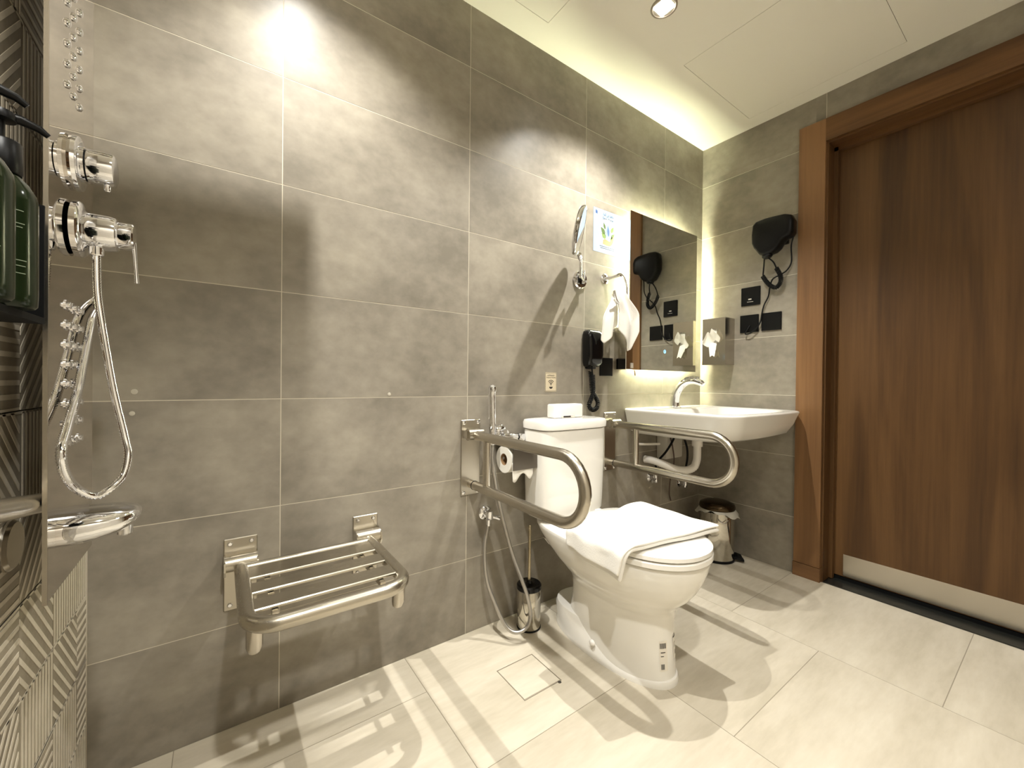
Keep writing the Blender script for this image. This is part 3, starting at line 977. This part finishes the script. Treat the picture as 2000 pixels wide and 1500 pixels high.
# ================================================================== TOILET BRUSH
tb = thing('toilet_brush', (-1.355, -.105, 0), 'steel toilet brush holder with black lid beside the toilet foot', 'toilet brush')
bx_, by_ = -1.358, -.098
MB().lathe((bx_, by_, 0), [(.044, .006), (.0445, .010), (.0445, .145), (.043, .147)], 40).build('canister', 'polished', tb, 40)
MB().lathe((bx_, by_, 0), [(.044, 0), (.046, .002), (.046, .006), (.044, .007)], 40).build('base_ring', 'rubber', tb, 40)
MB().lathe((bx_, by_, 0), [(.045, .147), (.0475, .150), (.047, .163), (.042, .168), (.022, .166), (.012, .170), (.009, .180)], 40).build('lid', 'black_gloss', tb, 40)
MB().lathe((bx_, by_, 0), [(.006, .172), (.0058, .385), (.004, .388)], 16).build('handle', 'gold', tb, 40)

# ================================================================== FLOOR DRAIN
fd = thing('floor_drain', ((DR[0] + DR[1]) / 2, (DR[2] + DR[3]) / 2, 0), 'square tile-insert floor drain cover left of the toilet foot', 'drain')
MB().box(DR[0] + .0035, DR[1] - .0035, DR[2] + .0055, DR[3] - .0035, -.006, .0002).build('cover_tile', 'floor_tile', fd)
fr = MB()
for a in ((DR[0], DR[0] + .001, DR[2], DR[3]), (DR[1] - .001, DR[1], DR[2], DR[3]), (DR[0], DR[1], DR[2], DR[2] + .001), (DR[0], DR[1], DR[3] - .001, DR[3])):
    fr.box(a[0], a[1], a[2], a[3], -.006, .0004)
fr.build('frame', 'steel', fd)
MB().box(DR[0] + .001, DR[1] - .001, DR[2] + .001, DR[3] - .001, -.0062, -.005).build('sump', 'gap', fd)
MB().lathe((DR[1] - .010, DR[2] - .002, 0), [(.006, .0), (.005, .0009)], 12).build('lift_notch', 'gap', fd)

# ================================================================== BASIN
bn = thing('wash_basin', (-.35, 0, .70), 'white ceramic wall-hung wash basin with rounded front corners', 'wash basin')
def ring_b(x0, x1, y0, y1, z, rf, rb, k=12):
    """rounded rectangle: rf radius of the two front corners (y0), rb of the rear ones; front slightly bowed"""
    out = []
    for cx, cy, r, q0 in ((x1 - rb, y1 - rb, rb, 0), (x0 + rb, y1 - rb, rb, 1), (x0 + rf, y0 + rf, rf, 2), (x1 - rf, y0 + rf, rf, 3)):
        for i in range(k + 1):
            a_ = PI / 2 * (q0 + i / k)
            out.append((cx + r * math.cos(a_), cy + r * math.sin(a_), z))
        if q0 == 2:
            for i in range(1, 12):
                t = i / 12
                out.append((x0 + rf + (x1 - x0 - 2 * rf) * t, y0 - .012 * math.sin(PI * t), z))
    return out
R_ = [ring_b(-.58, -.12, -.37, -.004, .676, .10, .02), ring_b(-.625, -.075, -.450, -.002, .684, .10, .02), ring_b(-.660, -.040, -.505, -.001, .704, .10, .015), ring_b(-.678, -.022, -.525, -.0005, .745, .095, .012), ring_b(-.690, -.010, -.538, -.0005, .790, .09, .010),
      ring_b(-.694, -.006, -.542, -.0005, .800, .09, .010), ring_b(-.692, -.008, -.540, -.0005, .806, .09, .010), ring_b(-.684, -.016, -.532, -.003, .809, .085, .010),
      ring_b(-.640, -.060, -.495, -.165, .807, .10, .06), ring_b(-.632, -.068, -.487, -.172, .800, .10, .06), ring_b(-.600, -.100, -.458, -.195, .752, .09, .06), ring_b(-.54, -.16, -.41, -.225, .724, .07, .05), ring_b(-.42, -.28, -.35, -.27, .718, .03, .03)]
basin = MB().loft(R_).build('bowl', 'ceramic', bn, 55)
MB().lathe((-.35, -.186, .772), [(.011, -.0), (.010, -.004), (.006, -.005)], 18, (0, 1, -.4)).build('overflow_ring', 'black_matt', bn, 40)
MB().lathe((-.35, -.31, .7165), [(.024, 0), (.024, .003), (.018, .005)], 24).build('waste_cap', 'chrome', bn, 40)
fa = thing('basin_tap', (-.410, -.098, .811), 'curved chrome basin tap arching over the wash basin', 'tap')
MB().lathe((-.410, -.098, .8105), [(.030, 0), (.030, .005), (.026, .008)], 28).build('base', 'chrome', fa, 40)
fpts = catmull([(-.410, -.096, .812), (-.410, -.097, .845), (-.410, -.106, .885), (-.410, -.130, .922), (-.410, -.165, .945), (-.410, -.205, .948), (-.410, -.240, .938)], 8)
MB().tube(fpts, [.0235 - .0075 * i / (len(fpts) - 1) for i in range(len(fpts))], 20).build('spout', 'chrome', fa, 50)
MB().tube([(-.410, -.236, .940), (-.410, -.250, .930)], [.0125, .0115], 16).build('aerator', 'chrome', fa, 40)
MB().tube([(-.410, -.152, .958), (-.410, -.190, .966), (-.410, -.225, .964)], [.006, .007, .005], 12).build('sensor_cap', 'chrome', fa, 50)

# plumbing under the basin
tp = thing('drain_trap', (-.38, -.2, .52), 'white corrugated drain trap pipe hanging under the wash basin', 'drain pipe')
tpath = resample(catmull([(-.372, -.20, .640), (-.372, -.20, .57), (-.374, -.198, .545), (-.384, -.19, .514), (-.415, -.17, .499), (-.46, -.14, .504), (-.50, -.10, .525), (-.525, -.05, .54), (-.535, -.004, .542)], 12), .0045)
MB().tube(tpath, [.0195 if i % 2 else .0172 for i in range(len(tpath))], 18).build('corrugated_pipe', 'plastic_w', tp, 70)
MB().lathe((-.372, -.20, .62), [(.025, 0), (.025, .034), (.021, .036), (.021, .05)], 24).build('coupling', 'plastic_w', tp, 40)
MB().lathe((-.372, -.20, .648), [(.018, 0), (.018, .026)], 20).build('tail_pipe', 'chrome', tp, 40)
cb = thing('control_box', (-.36, -.03, .60), 'small white control box on the wall under the wash basin', 'control box')
MB().rbox(-.425, -.275, -.062, -.0005, .535, .665, .008, 2).build('case', 'plastic_g', cb, 40)
MB().tube(catmull([(-.395, -.064, .655), (-.39, -.075, .60), (-.375, -.075, .52), (-.365, -.05, .44), (-.33, -.02, .34), (-.30, -.01, .29)], 6), .0035, 8).build('cable', 'braid', cb, 60)
vl = thing('basin_valve', (-.478, 0, .44), 'small chrome angle valve with black hoses on the wall below the basin', 'valve')
MB().lathe((-.478, 0, .44), [(.026, -.0003), (.025, -.004), (.012, -.010), (.011, -.04)], 24, 'Y').build('escutcheon', 'chrome', vl, 40)
MB().lathe((-.478, -.036, .44), [(.010, -.02), (.012, -.014), (.012, .018), (.009, .022)], 18).build('valve_body', 'chrome', vl, 40)
MB().tube(catmull([(-.478, -.036, .46), (-.475, -.04, .52), (-.44, -.07, .58), (-.41, -.09, .64), (-.40, -.10, .69)], 6), .0055, 10).build('hose', 'rubber', vl, 60)
MB().tube([(-.478, -.038, .44), (-.50, -.042, .435), (-.515, -.044, .43)], [.007, .006, .009], 12).build('valve_handle', 'chrome', vl, 40)
v2 = thing('basin_valve', (-.20, 0, .365), 'small chrome angle valve low on the wall behind the pedal bin', 'valve')
MB().lathe((-.205, 0, .375), [(.026, -.0003), (.025, -.004), (.012, -.010), (.011, -.04)], 24, 'Y').build('escutcheon', 'chrome', v2, 40)
MB().lathe((-.205, -.036, .375), [(.010, -.02), (.012, -.014), (.012, .018), (.009, .022)], 18).build('valve_body', 'chrome', v2, 40)
MB().tube(catmull([(-.205, -.036, .395), (-.215, -.045, .46), (-.25, -.075, .53), (-.30, -.10, .60), (-.37, -.11, .69)], 6), .0055, 10).build('hose', 'rubber', v2, 60)
MB().tube(catmull([(-.470, -.05, .62), (-.60, -.04, .628), (-.64, -.02, .632)], 6), .006, 10).build('wall_pipe', 'plastic_w', vl, 60)

# ================================================================== PEDAL BIN
pb = thing('pedal_bin', (-.15, -.185, 0), 'round steel pedal bin with a plastic bag under the wash basin', 'bin')
px_, py_ = -.148, -.188
MB().lathe((px_, py_, 0), [(.084, .012), (.085, .016), (.085, .255), (.084, .258)], 48).build('body', 'polished', pb, 40)
MB().lathe((px_, py_, 0), [(.083, 0), (.087, .003), (.087, .012), (.084, .014)], 48).build('base_ring', 'rubber', pb, 40)
MB().lathe((px_, py_, 0), [(.086, .270), (.088, .274), (.088, .284), (.083, .296), (.060, .306), (.030, .311), (.005, .312)], 48).build('lid', 'bin_lid', pb, 45)
def bag_fn(u, v):
    a = 2 * PI * u
    r = .0865 + v * (.012 + .010 * math.sin(a * 2 + 4.6) + .003 * math.sin(a * 13))
    return Vector((px_ + r * math.cos(a), py_ + r * math.sin(a), .270 - v * (.020 + .014 * math.sin(a * 2 + 4.2) + .005 * math.sin(a * 9))))
sheet(bag_fn, 72, 5, 'bin_bag', 'bag', pb, .0006, sub=0)
d = Vector((.60, -.80, 0)).normalized()
q = Vector((-d.y, d.x, 0))
for k, z in ((-.022, .014), (.026, .012)):
    c = Vector((px_, py_, 0)) + q * k
    ring1 = [(c + d * .080 + q * s * .009 + Vector((0, 0, z + h))) for s, h in ((-1, 0), (1, 0), (1, .012), (-1, .012))]
    ring2 = [(c + d * .100 + q * s * .016 + Vector((0, 0, z + h))) for s, h in ((-1, 0), (1, 0), (1, .014), (-1, .014))]
    ring3 = [(c + d * .125 + q * s * .016 + Vector((0, 0, z + h - .006))) for s, h in ((-1, 0), (1, 0), (1, .012), (-1, .012))]
    MB().loft([[p[:] for p in r] for r in (ring1, ring2, ring3)]).build('pedal', 'rubber', pb)
MB().tube(catmull([(px_ - .075, py_ - .045, .235), (px_ - .082, py_ - .062, .225), (px_ - .068, py_ - .075, .218), (px_ - .045, py_ - .082, .232)], 6), .003, 8).build('carry_handle', 'chrome', pb, 60)

# ================================================================== LIT MIRROR
mr = thing('wall_mirror', (-.42, 0, 1.39), 'rectangular back-lit wall mirror with a bright halo above the wash basin', 'mirror')
mx0, mx1, mz0, mz1 = -.709, -.122, 1.000, 1.772
MB().box(mx0, mx1, -.040, -.035, mz0, mz1).build('glass', 'mirror', mr)
MB().box(mx0 + .002, mx1 - .002, -.035, -.032, mz0 + .002, mz1 - .002).build('backing', 'plastic_w', mr)
MB().box(mx0 + .10, mx1 - .10, -.032, -.0005, mz0 + .10, mz1 - .10).build('mount_frame', 'plastic_w', mr)
for a in ((mx0 + .055, mx1 - .055, mz1 - .062, mz1 - .055), (mx0 + .055, mx1 - .055, mz0 + .055, mz0 + .062), (mx0 + .055, mx0 + .062, mz0 + .062, mz1 - .062), (mx1 - .062, mx1 - .055, mz0 + .062, mz1 - .062)):
    MB().box(a[0], a[1], -.030, -.010, a[2], a[3]).build('led_strip', 'led', mr)
MB().lathe((-.418, -.0403, 1.101), [(.0075, 0), (.0095, 0), (.0095, -.0006), (.0075, -.0006), (.0075, 0)], 24, 'Y', cap=False).build('touch_icon', 'icon', mr)
MB().box(-.4195, -.4165, -.0409, -.0403, 1.0965, 1.1035).build('touch_icon', 'icon', mr)

# steel dispenser left of the mirror
sd = thing('steel_dispenser', (-.745, 0, .99), 'small polished steel dispenser on the wall behind the hand towel', 'dispenser')
MB().rbox(-.772, -.722, -.072, -.0003, .998, 1.20, .002, 1).build('case', 'polished', sd)
MB().box(-.736, -.722, -.076, -.072, 1.005, 1.03).build('latch', 'plastic_g', sd)
MB().tube(catmull([(-.662, -.036, .998), (-.660, -.038, .985), (-.655, -.036, .972)], 5), .003, 8).build('wire', 'card', mr, 60)

# ================================================================== MAGNIFYING MIRROR ON AN ARM
mm = thing('shaving_mirror', (-1.01, 0, 1.40), 'round chrome magnifying mirror on a folding wall arm, seen edge-on', 'mirror')
MB().lathe((-1.012, 0, 1.395), [(.040, -.0003), (.041, -.006), (.036, -.012), (.024, -.014), (.020, -.014)], 36, 'Y').build('wall_base', 'chrome', mm, 40)
MB().lathe((-1.012, -.012, 1.395), [(.0225, 0), (.0225, -.004)], 28, 'Y').build('base_inlay', 'black_gloss', mm)
MB().lathe((-1.020, -.034, 1.372), [(.007, 0), (.007, .055)], 16).build('pivot', 'chrome', mm, 40)
MB().tube([(-1.014, -.010, 1.395), (-1.020, -.034, 1.395)], .006, 12).build('arm', 'chrome', mm, 50)
MB().tube([(-1.020, -.034, 1.412), (-1.085, -.080, 1.412)], .0055, 12).build('arm', 'chrome', mm, 50)
MB().tube([(-1.020, -.034, 1.385), (-1.085, -.080, 1.385)], .0055, 12).build('arm', 'chrome', mm, 50)
MB().tube([(-1.085, -.080, 1.378), (-1.085, -.080, 1.445), (-1.100, -.095, 1.458), (-1.128, -.118, 1.460)], .006, 12).build('arm', 'chrome', mm, 50)
ax = Vector((.66, -.72, -.22)).normalized()
cc = Vector((-1.146, -.130, 1.548))
MB().lathe(cc, [(.080, -.010), (.094, -.009), (.098, -.004), (.098, .006), (.094, .010), (.091, .008)], 56, ax, cap=True).build('rim', 'chrome', mm, 40)
MB().lathe(cc, [(.091, .0088), (.091, .0092)], 48, ax).build('glass', 'mirror', mm)
MB().tube([cc + Vector((0, 0, -.098)), (-1.128, -.118, 1.440)], .007, 12).build('stem', 'chrome', mm, 50)

# ================================================================== POSTER + STICKER
po = thing('water_poster', (-.826, 0, 1.545), 'pale blue save-water poster with drop, leaves and hand on the tiles', 'poster')
ptx, pz0, pz1 = -.826, 1.545, 1.747
MB().box(ptx - .100, ptx + .100, -.0012, -.0002, pz0, pz1).build('sheet', 'post_paper', po)
MB().prism([(ptx + .066 * math.cos(2 * PI * i / 40), 1.644 + .068 * math.sin(2 * PI * i / 40)) for i in range(40)], -.0014, -.0012, 'Y').build('white_field', 'post_white', po)
def wall_text(s, size, x, z, w, name, m, parent, y=-.0019):
    v, f = text_mesh(s, size, w)
    if not v: return
    mb = MB()
    mb.add([(x + p.x, y, z + p.y) for p in v], f)
    mb.build(name, m, parent)
ar = '\u062d\u0627\u0641\u0638 \u0639\u0644\u0649 \u0627\u0644\u0645\u0627\u0621'
ar_vis = '\u0621\u0627\ufee4\ufedf\u0627 \ufef0\ufee0\ufecb \ufec6\ufed3\u0627\ufea3'
wall_text(ar_vis, .020, ptx, 1.7215, .074, 'arabic_title', 'ink_blue', po)
wall_text('Save Water', .0165, ptx, 1.7035, .076, 'english_title', 'ink_blue', po)
def shape(pts, m, name, d):
    MB().prism([(ptx + a, 1.64 + b) for a, b in pts], -.0014 - d, -.0012 - d, 'Y').build(name, m, po)
def ell(cx, cz, a, b, rot=0, n=22, tip=0.0):
    out = []
    for i in range(n):
        t = 2 * PI * i / n
        k = 1 - tip * max(0, math.sin(t)) ** 1.0
        x, z = a * math.cos(t) * k, b * math.sin(t)
        out.append((cx + x * math.cos(rot) - z * math.sin(rot), cz + x * math.sin(rot) + z * math.cos(rot)))
    return out
for cx, cz, a, b, r, m in ((-.026, .034, .007, .016, .35, 'leaf_d'), (-.036, .010, .011, .019, .75, 'leaf_d'), (-.030, -.012, .012, .017, .95, 'leaf_l'), (.030, .026, .009, .018, -.55, 'leaf_l'), (.034, -.004, .010, .017, -.7, 'leaf_d'), (.026, -.018, .008, .014, -.3, 'leaf_l')):
    shape(ell(cx, cz, a, b, r, tip=.7), m, 'leaf_print', .0003)
shape(ell(0, .012, .020, .038, 0, tip=.96), 'drop_l', 'drop_print', .0005)
shape(ell(.001, .014, .008, .025, .12, tip=.9), 'drop_d', 'drop_print', .0007)
shape([(-.036, -.052), (-.034, -.034), (-.022, -.026), (-.004, -.030), (.010, -.034), (.026, -.022), (.034, -.006), (.042, -.004), (.040, -.022), (.030, -.044), (.014, -.056), (-.010, -.056)], 'hand', 'hand_print', .0004)
shape([(-.086, .082), (-.086, .096), (-.082, .098), (-.078, .094), (-.076, .096), (-.074, .092), (-.074, .080)], 'drop_d', 'emblem_print', .0003)
for k, (z, w) in enumerate(((1.5745, .112), (1.5665, .104))):
    mb = MB()
    x = ptx - w / 2
    rnd = random.Random(k)
    while x < ptx + w / 2:
        l = rnd.uniform(.004, .010)
        mb.box(x, x + l, -.0016, -.0012, z, z + .0028)
        x += l + .0018
    tag(mb.build('small_print', 'ink_blue', po), kind='stuff')

wf = thing('sensor_sticker', (-1.174, 0, .894), 'small beige induction sticker with wave arcs above the toilet tank', 'sticker')
MB().prism(rrect(-1.206, -1.142, .894, .976, .004, 3), -.0008, -.0002, 'Y').build('sheet', 'sticker', wf)
bo = MB()
for a in ((-1.204, -1.144, .896, .8972), (-1.204, -1.144, .9728, .974), (-1.2045, -1.2033, .896, .974), (-1.1447, -1.1435, .896, .974)):
    bo.box(a[0], a[1], -.0010, -.0008, a[2], a[3])
bo.build('border_print', 'ink', wf)
wall_text('INFRARED', .0085, -1.174, .9605, .040, 'title_print', 'ink', wf, -.0011)
wall_text('INDUCTION', .0085, -1.174, .9510, .048, 'title_print', 'ink', wf, -.0011)
for r in (.021, .0145, .008):
    n = 12
    p0 = [(-1.174 + r * math.cos(PI * (.22 + .56 * i / n)), .923 + r * math.sin(PI * (.22 + .56 * i / n))) for i in range(n + 1)]
    p1 = [(-1.174 + (r - .003) * math.cos(PI * (.22 + .56 * i / n)), .923 + (r - .003) * math.sin(PI * (.22 + .56 * i / n))) for i in range(n, -1, -1)]
    MB().prism(p0 + p1, -.0010, -.0008, 'Y').build('wave_arc', 'ink', wf)
MB().prism([(-1.174 + .0022 * math.cos(i), .924 + .0038 * math.sin(i)) for i in [2 * PI * k / 10 for k in range(10)]], -.0010, -.0008, 'Y').build('wave_dot', 'ink', wf)
MB().prism([(-1.174 + .010 * math.cos(PI + PI * k / 10), .915 + .009 * math.sin(PI + PI * k / 10)) for k in range(11)], -.0010, -.0008, 'Y').build('sensor_print', 'ink', wf)

# ================================================================== WALL PHONE
ph = thing('wall_phone', (-.945, 0, 1.0), 'black wall telephone with a coiled cord above the toilet tank', 'telephone')
prof = []
for t_, hw, y0 in ((1.005, .028, -.030), (1.010, .038, -.040), (1.025, .045, -.052), (1.06, .047, -.057), (1.12, .048, -.056), (1.150, .047, -.052), (1.165, .042, -.044), (1.172, .030, -.034)):
    prof.append([(x, y, t_) for x, y, _ in sup(-.948, y0 / 2, hw, -y0 / 2 - .0003, 0, 5, 36)])
MB().loft(prof).build('handset', 'black_gloss', ph, 50)
MB().rbox(-.972, -.918, -.022, -.0003, .996, 1.168, .005, 2).build('cradle', 'black', ph, 40)
MB().box(-.922, -.910, -.0578, -.0568, 1.137, 1.141).build('logo_print', 'print_w', ph)
MB().tube(catmull([(-.955, -.030, 1.006), (-.958, -.034, .985), (-.953, -.034, .965)], 5), .0035, 8).build('cord', 'rubber', ph, 60)
MB().tube(coil([(-.953, -.034, .968), (-.952, -.036, .93), (-.952, -.036, .888), (-.968, -.038, .858), (-.980, -.038, .832), (-.960, -.038, .812), (-.930, -.036, .818), (-.918, -.034, .842), (-.932, -.032, .868), (-.950, -.028, .895), (-.955, -.026, .94), (-.958, -.024, .985)], .0085, 54, 9), .0024, 6).build('coiled_cord', 'rubber', ph, 70)

def outlet(name, x0, x1, y0, y1, z0, z1, label, detail):
    t = thing(name, ((x0 + x1) / 2, (y0 + y1) / 2, (z0 + z1) / 2), label, 'socket', 'black wall plates')
    MB().rbox(x0, x1, y0, y1, z0, z1, .0018, 1).build('cover', 'black', t)
    d_ = MB()
    for b in detail: d_.box(*b)
    if detail: d_.build('marking', 'plastic_g', t)
    return t
outlet('wall_socket', -.875, -.789, -.009, -.0003, .966, 1.052, 'black square wall plate half behind the telephone', [])
outlet('wall_socket', -.009, -.0003, -.328, -.232, 1.358, 1.456, 'black square switch plate under the hair dryer, highest of the three', [(-.0096, -.009, -.286, -.270, 1.388, 1.394), (-.0096, -.009, -.295, -.264, 1.376, 1.378)])
outlet('wall_socket', -.009, -.0003, -.322, -.228, 1.213, 1.307, 'black square socket plate with a plugged-in cable, next to the tissue box', [])
outlet('wall_socket', -.009, -.0003, -.430, -.336, 1.215, 1.307, 'black square blank plate beside the door frame', [])

# ================================================================== TOWEL RING + HAND TOWEL
tr_ = thing('towel_ring', (-.850, 0, 1.42), 'chrome towel ring on a round base left of the mirror', 'towel ring')
MB().lathe((-.848, 0, 1.424), [(.024, -.0003), (.024, -.005), (.018, -.009), (.009, -.011), (.008, -.086), (.010, -.092), (.008, -.100)], 28, 'Y').build('base', 'chrome', tr_, 40)
rc = Vector((-.850, -.100, 1.358))
pts = [rc + Vector((.068 * math.cos(a), .018 * math.cos(a), .068 * math.sin(a))) for a in [math.radians(130) - math.radians(295) * i / 40 for i in range(41)]]
MB().tube(pts, .0050, 12).build('ring', 'chrome', tr_, 60)
ht = thing('hand_towel', (-.80, -.06, 1.2), 'white hand towel hanging in two tails from the towel ring', 'towel')
def tail(xt0, xt1, zt, xb0, xb1, bottom, y0, ph_):
    def zb(u):
        for (u0, z0), (u1, z1) in zip(bottom, bottom[1:]):
            if u <= u1:
                t = (u - u0) / (u1 - u0)
                return z0 + (z1 - z0) * t
        return bottom[-1][1]
    def fn(u, v):
        w = min(1.0, v * 1.7)
        w = w * w * (3 - 2 * w)
        x = (xt0 + (xt1 - xt0) * u) * (1 - w) + (xb0 + (xb1 - xb0) * u) * w
        z = zt * (1 - v) + zb(u) * v
        y = y0 + (.004 + .009 * v) * math.sin(u * 8 + ph_ + 1.2 * v) - .006 * math.sin(PI * v)
        return Vector((x, y, z))
    return fn
sheet(tail(-.885, -.840, 1.338, -.945, -.850, [(0, 1.125), (.15, 1.108), (1, 1.195)], -.082, .4), 20, 24, 'rear_tail', 'towel', ht, .005)
sheet(tail(-.888, -.818, 1.352, -.862, -.735, [(0, 1.175), (.55, 1.080), (.75, 1.090), (1, 1.175)], -.102, 1.6), 24, 26, 'front_tail', 'towel', ht, .006)

# ================================================================== TISSUE DISPENSER
ti = thing('tissue_dispenser', (-.05, -.13, 1.04), 'brushed steel wall tissue dispenser in the corner right of the mirror', 'dispenser')
cs_ = MB()
for c in plate_cells(-.196, -.068, 1.040, 1.297, [(-.150, -.118, 1.12, 1.235)]):
    cs_.box(-.102, -.100, c[0], c[1], c[2], c[3])
cs_.build('front', 'satin', ti)
MB().box(-.100, -.0005, -.196, -.194, 1.040, 1.297).build('side', 'steel', ti)
MB().box(-.100, -.0005, -.070, -.068, 1.040, 1.297).build('side', 'steel', ti)
MB().box(-.100, -.0005, -.194, -.070, 1.295, 1.297).build('top', 'steel', ti)
MB().box(-.100, -.0005, -.194, -.070, 1.040, 1.042).build('bottom', 'steel', ti)
MB().box(-.095, -.004, -.188, -.076, 1.044, 1.285).build('tissue_block', 'paper', ti)
def tuft(u, v):
    w = .018 + .030 * math.sin(PI * (v * .8 + .1))
    return Vector((-.104 - .030 * v - .006 * math.sin(u * 8), -.134 + (u - .5) * 2 * w + .010 * v, 1.178 + .055 * v - .060 * abs(u - .3) + .012 * math.sin(u * 11) * v))
sheet(tuft, 14, 10, 'tissue', 'paper', ti, .0006, sub=1)
def tuft2(u, v):
    return Vector((-.104 - .026 * v, -.128 + (u - .5) * (.046 - .020 * v) - .012 * v, 1.165 - .075 * v - .02 * abs(u - .5)))
sheet(tuft2, 10, 8, 'tissue', 'paper', ti, .0006, sub=1)

# ================================================================== HAIR DRYER
hd = thing('hair_dryer', (0, -.42, 1.58), 'black wall-mounted hair dryer with coiled cable beside the door frame', 'hair dryer')
sil = [(-.322, 1.753), (-.337, 1.768), (-.379, 1.773), (-.430, 1.771), (-.472, 1.768), (-.497, 1.756), (-.508, 1.729), (-.506, 1.672), (-.497, 1.657), (-.474, 1.652), (-.457, 1.637), (-.441, 1.609), (-.421, 1.594), (-.401, 1.589), (-.380, 1.586), (-.355, 1.595), (-.329, 1.633), (-.319, 1.658), (-.317, 1.706)]
cy = sum(a for a, b in sil) / len(sil)
cz = sum(b for a, b in sil) / len(sil)
def scl(k, x):
    return [(x, cy + (a - cy) * k, cz + (b - cz) * k) for a, b in sil]
MB().loft([scl(.86, -.030), scl(.95, -.036), scl(.99, -.048), scl(1.0, -.078), scl(.97, -.092), scl(.88, -.100), scl(.66, -.104)]).build('body', 'black', hd, 45)
MB().rbox(-.032, -.0005, -.46, -.36, 1.64, 1.74, .006, 2).build('wall_holder', 'black', hd, 40)
MB().lathe((-.070, -.385, 1.592), [(.024, .0), (.024, -.010), (.016, -.018)], 20, (0, .15, 1)).build('cord_outlet', 'black', hd, 40)
MB().tube(catmull([(-.045, -.493, 1.662), (-.020, -.474, 1.624), (-.012, -.473, 1.547), (-.014, -.454, 1.508), (-.030, -.430, 1.488), (-.040, -.400, 1.469), (-.020, -.380, 1.434), (-.013, -.370, 1.390), (-.013, -.350, 1.348), (-.013, -.340, 1.303), (-.016, -.335, 1.264), (-.020, -.318, 1.231), (-.024, -.287, 1.206), (-.022, -.262, 1.205), (-.018, -.272, 1.228), (-.010, -.280, 1.25)], 6), .0034, 8).build('mains_cable', 'rubber', hd, 60)
MB().tube(catmull([(-.07, -.388, 1.578), (-.05, -.406, 1.554), (-.034, -.414, 1.525)], 6), .0035, 8).build('cable_end', 'rubber', hd, 60)
MB().tube(catmull([(-.068, -.372, 1.580), (-.045, -.360, 1.542), (-.034, -.352, 1.500)], 6), .0035, 8).build('cable_end', 'rubber', hd, 60)
MB().tube(coil([(-.034, -.414, 1.525), (-.030, -.432, 1.482), (-.030, -.432, 1.449), (-.030, -.413, 1.427), (-.030, -.387, 1.441), (-.030, -.366, 1.467), (-.034, -.350, 1.497)], .0085, 34, 9), .0027, 6).build('coiled_cable', 'rubber', hd, 70)
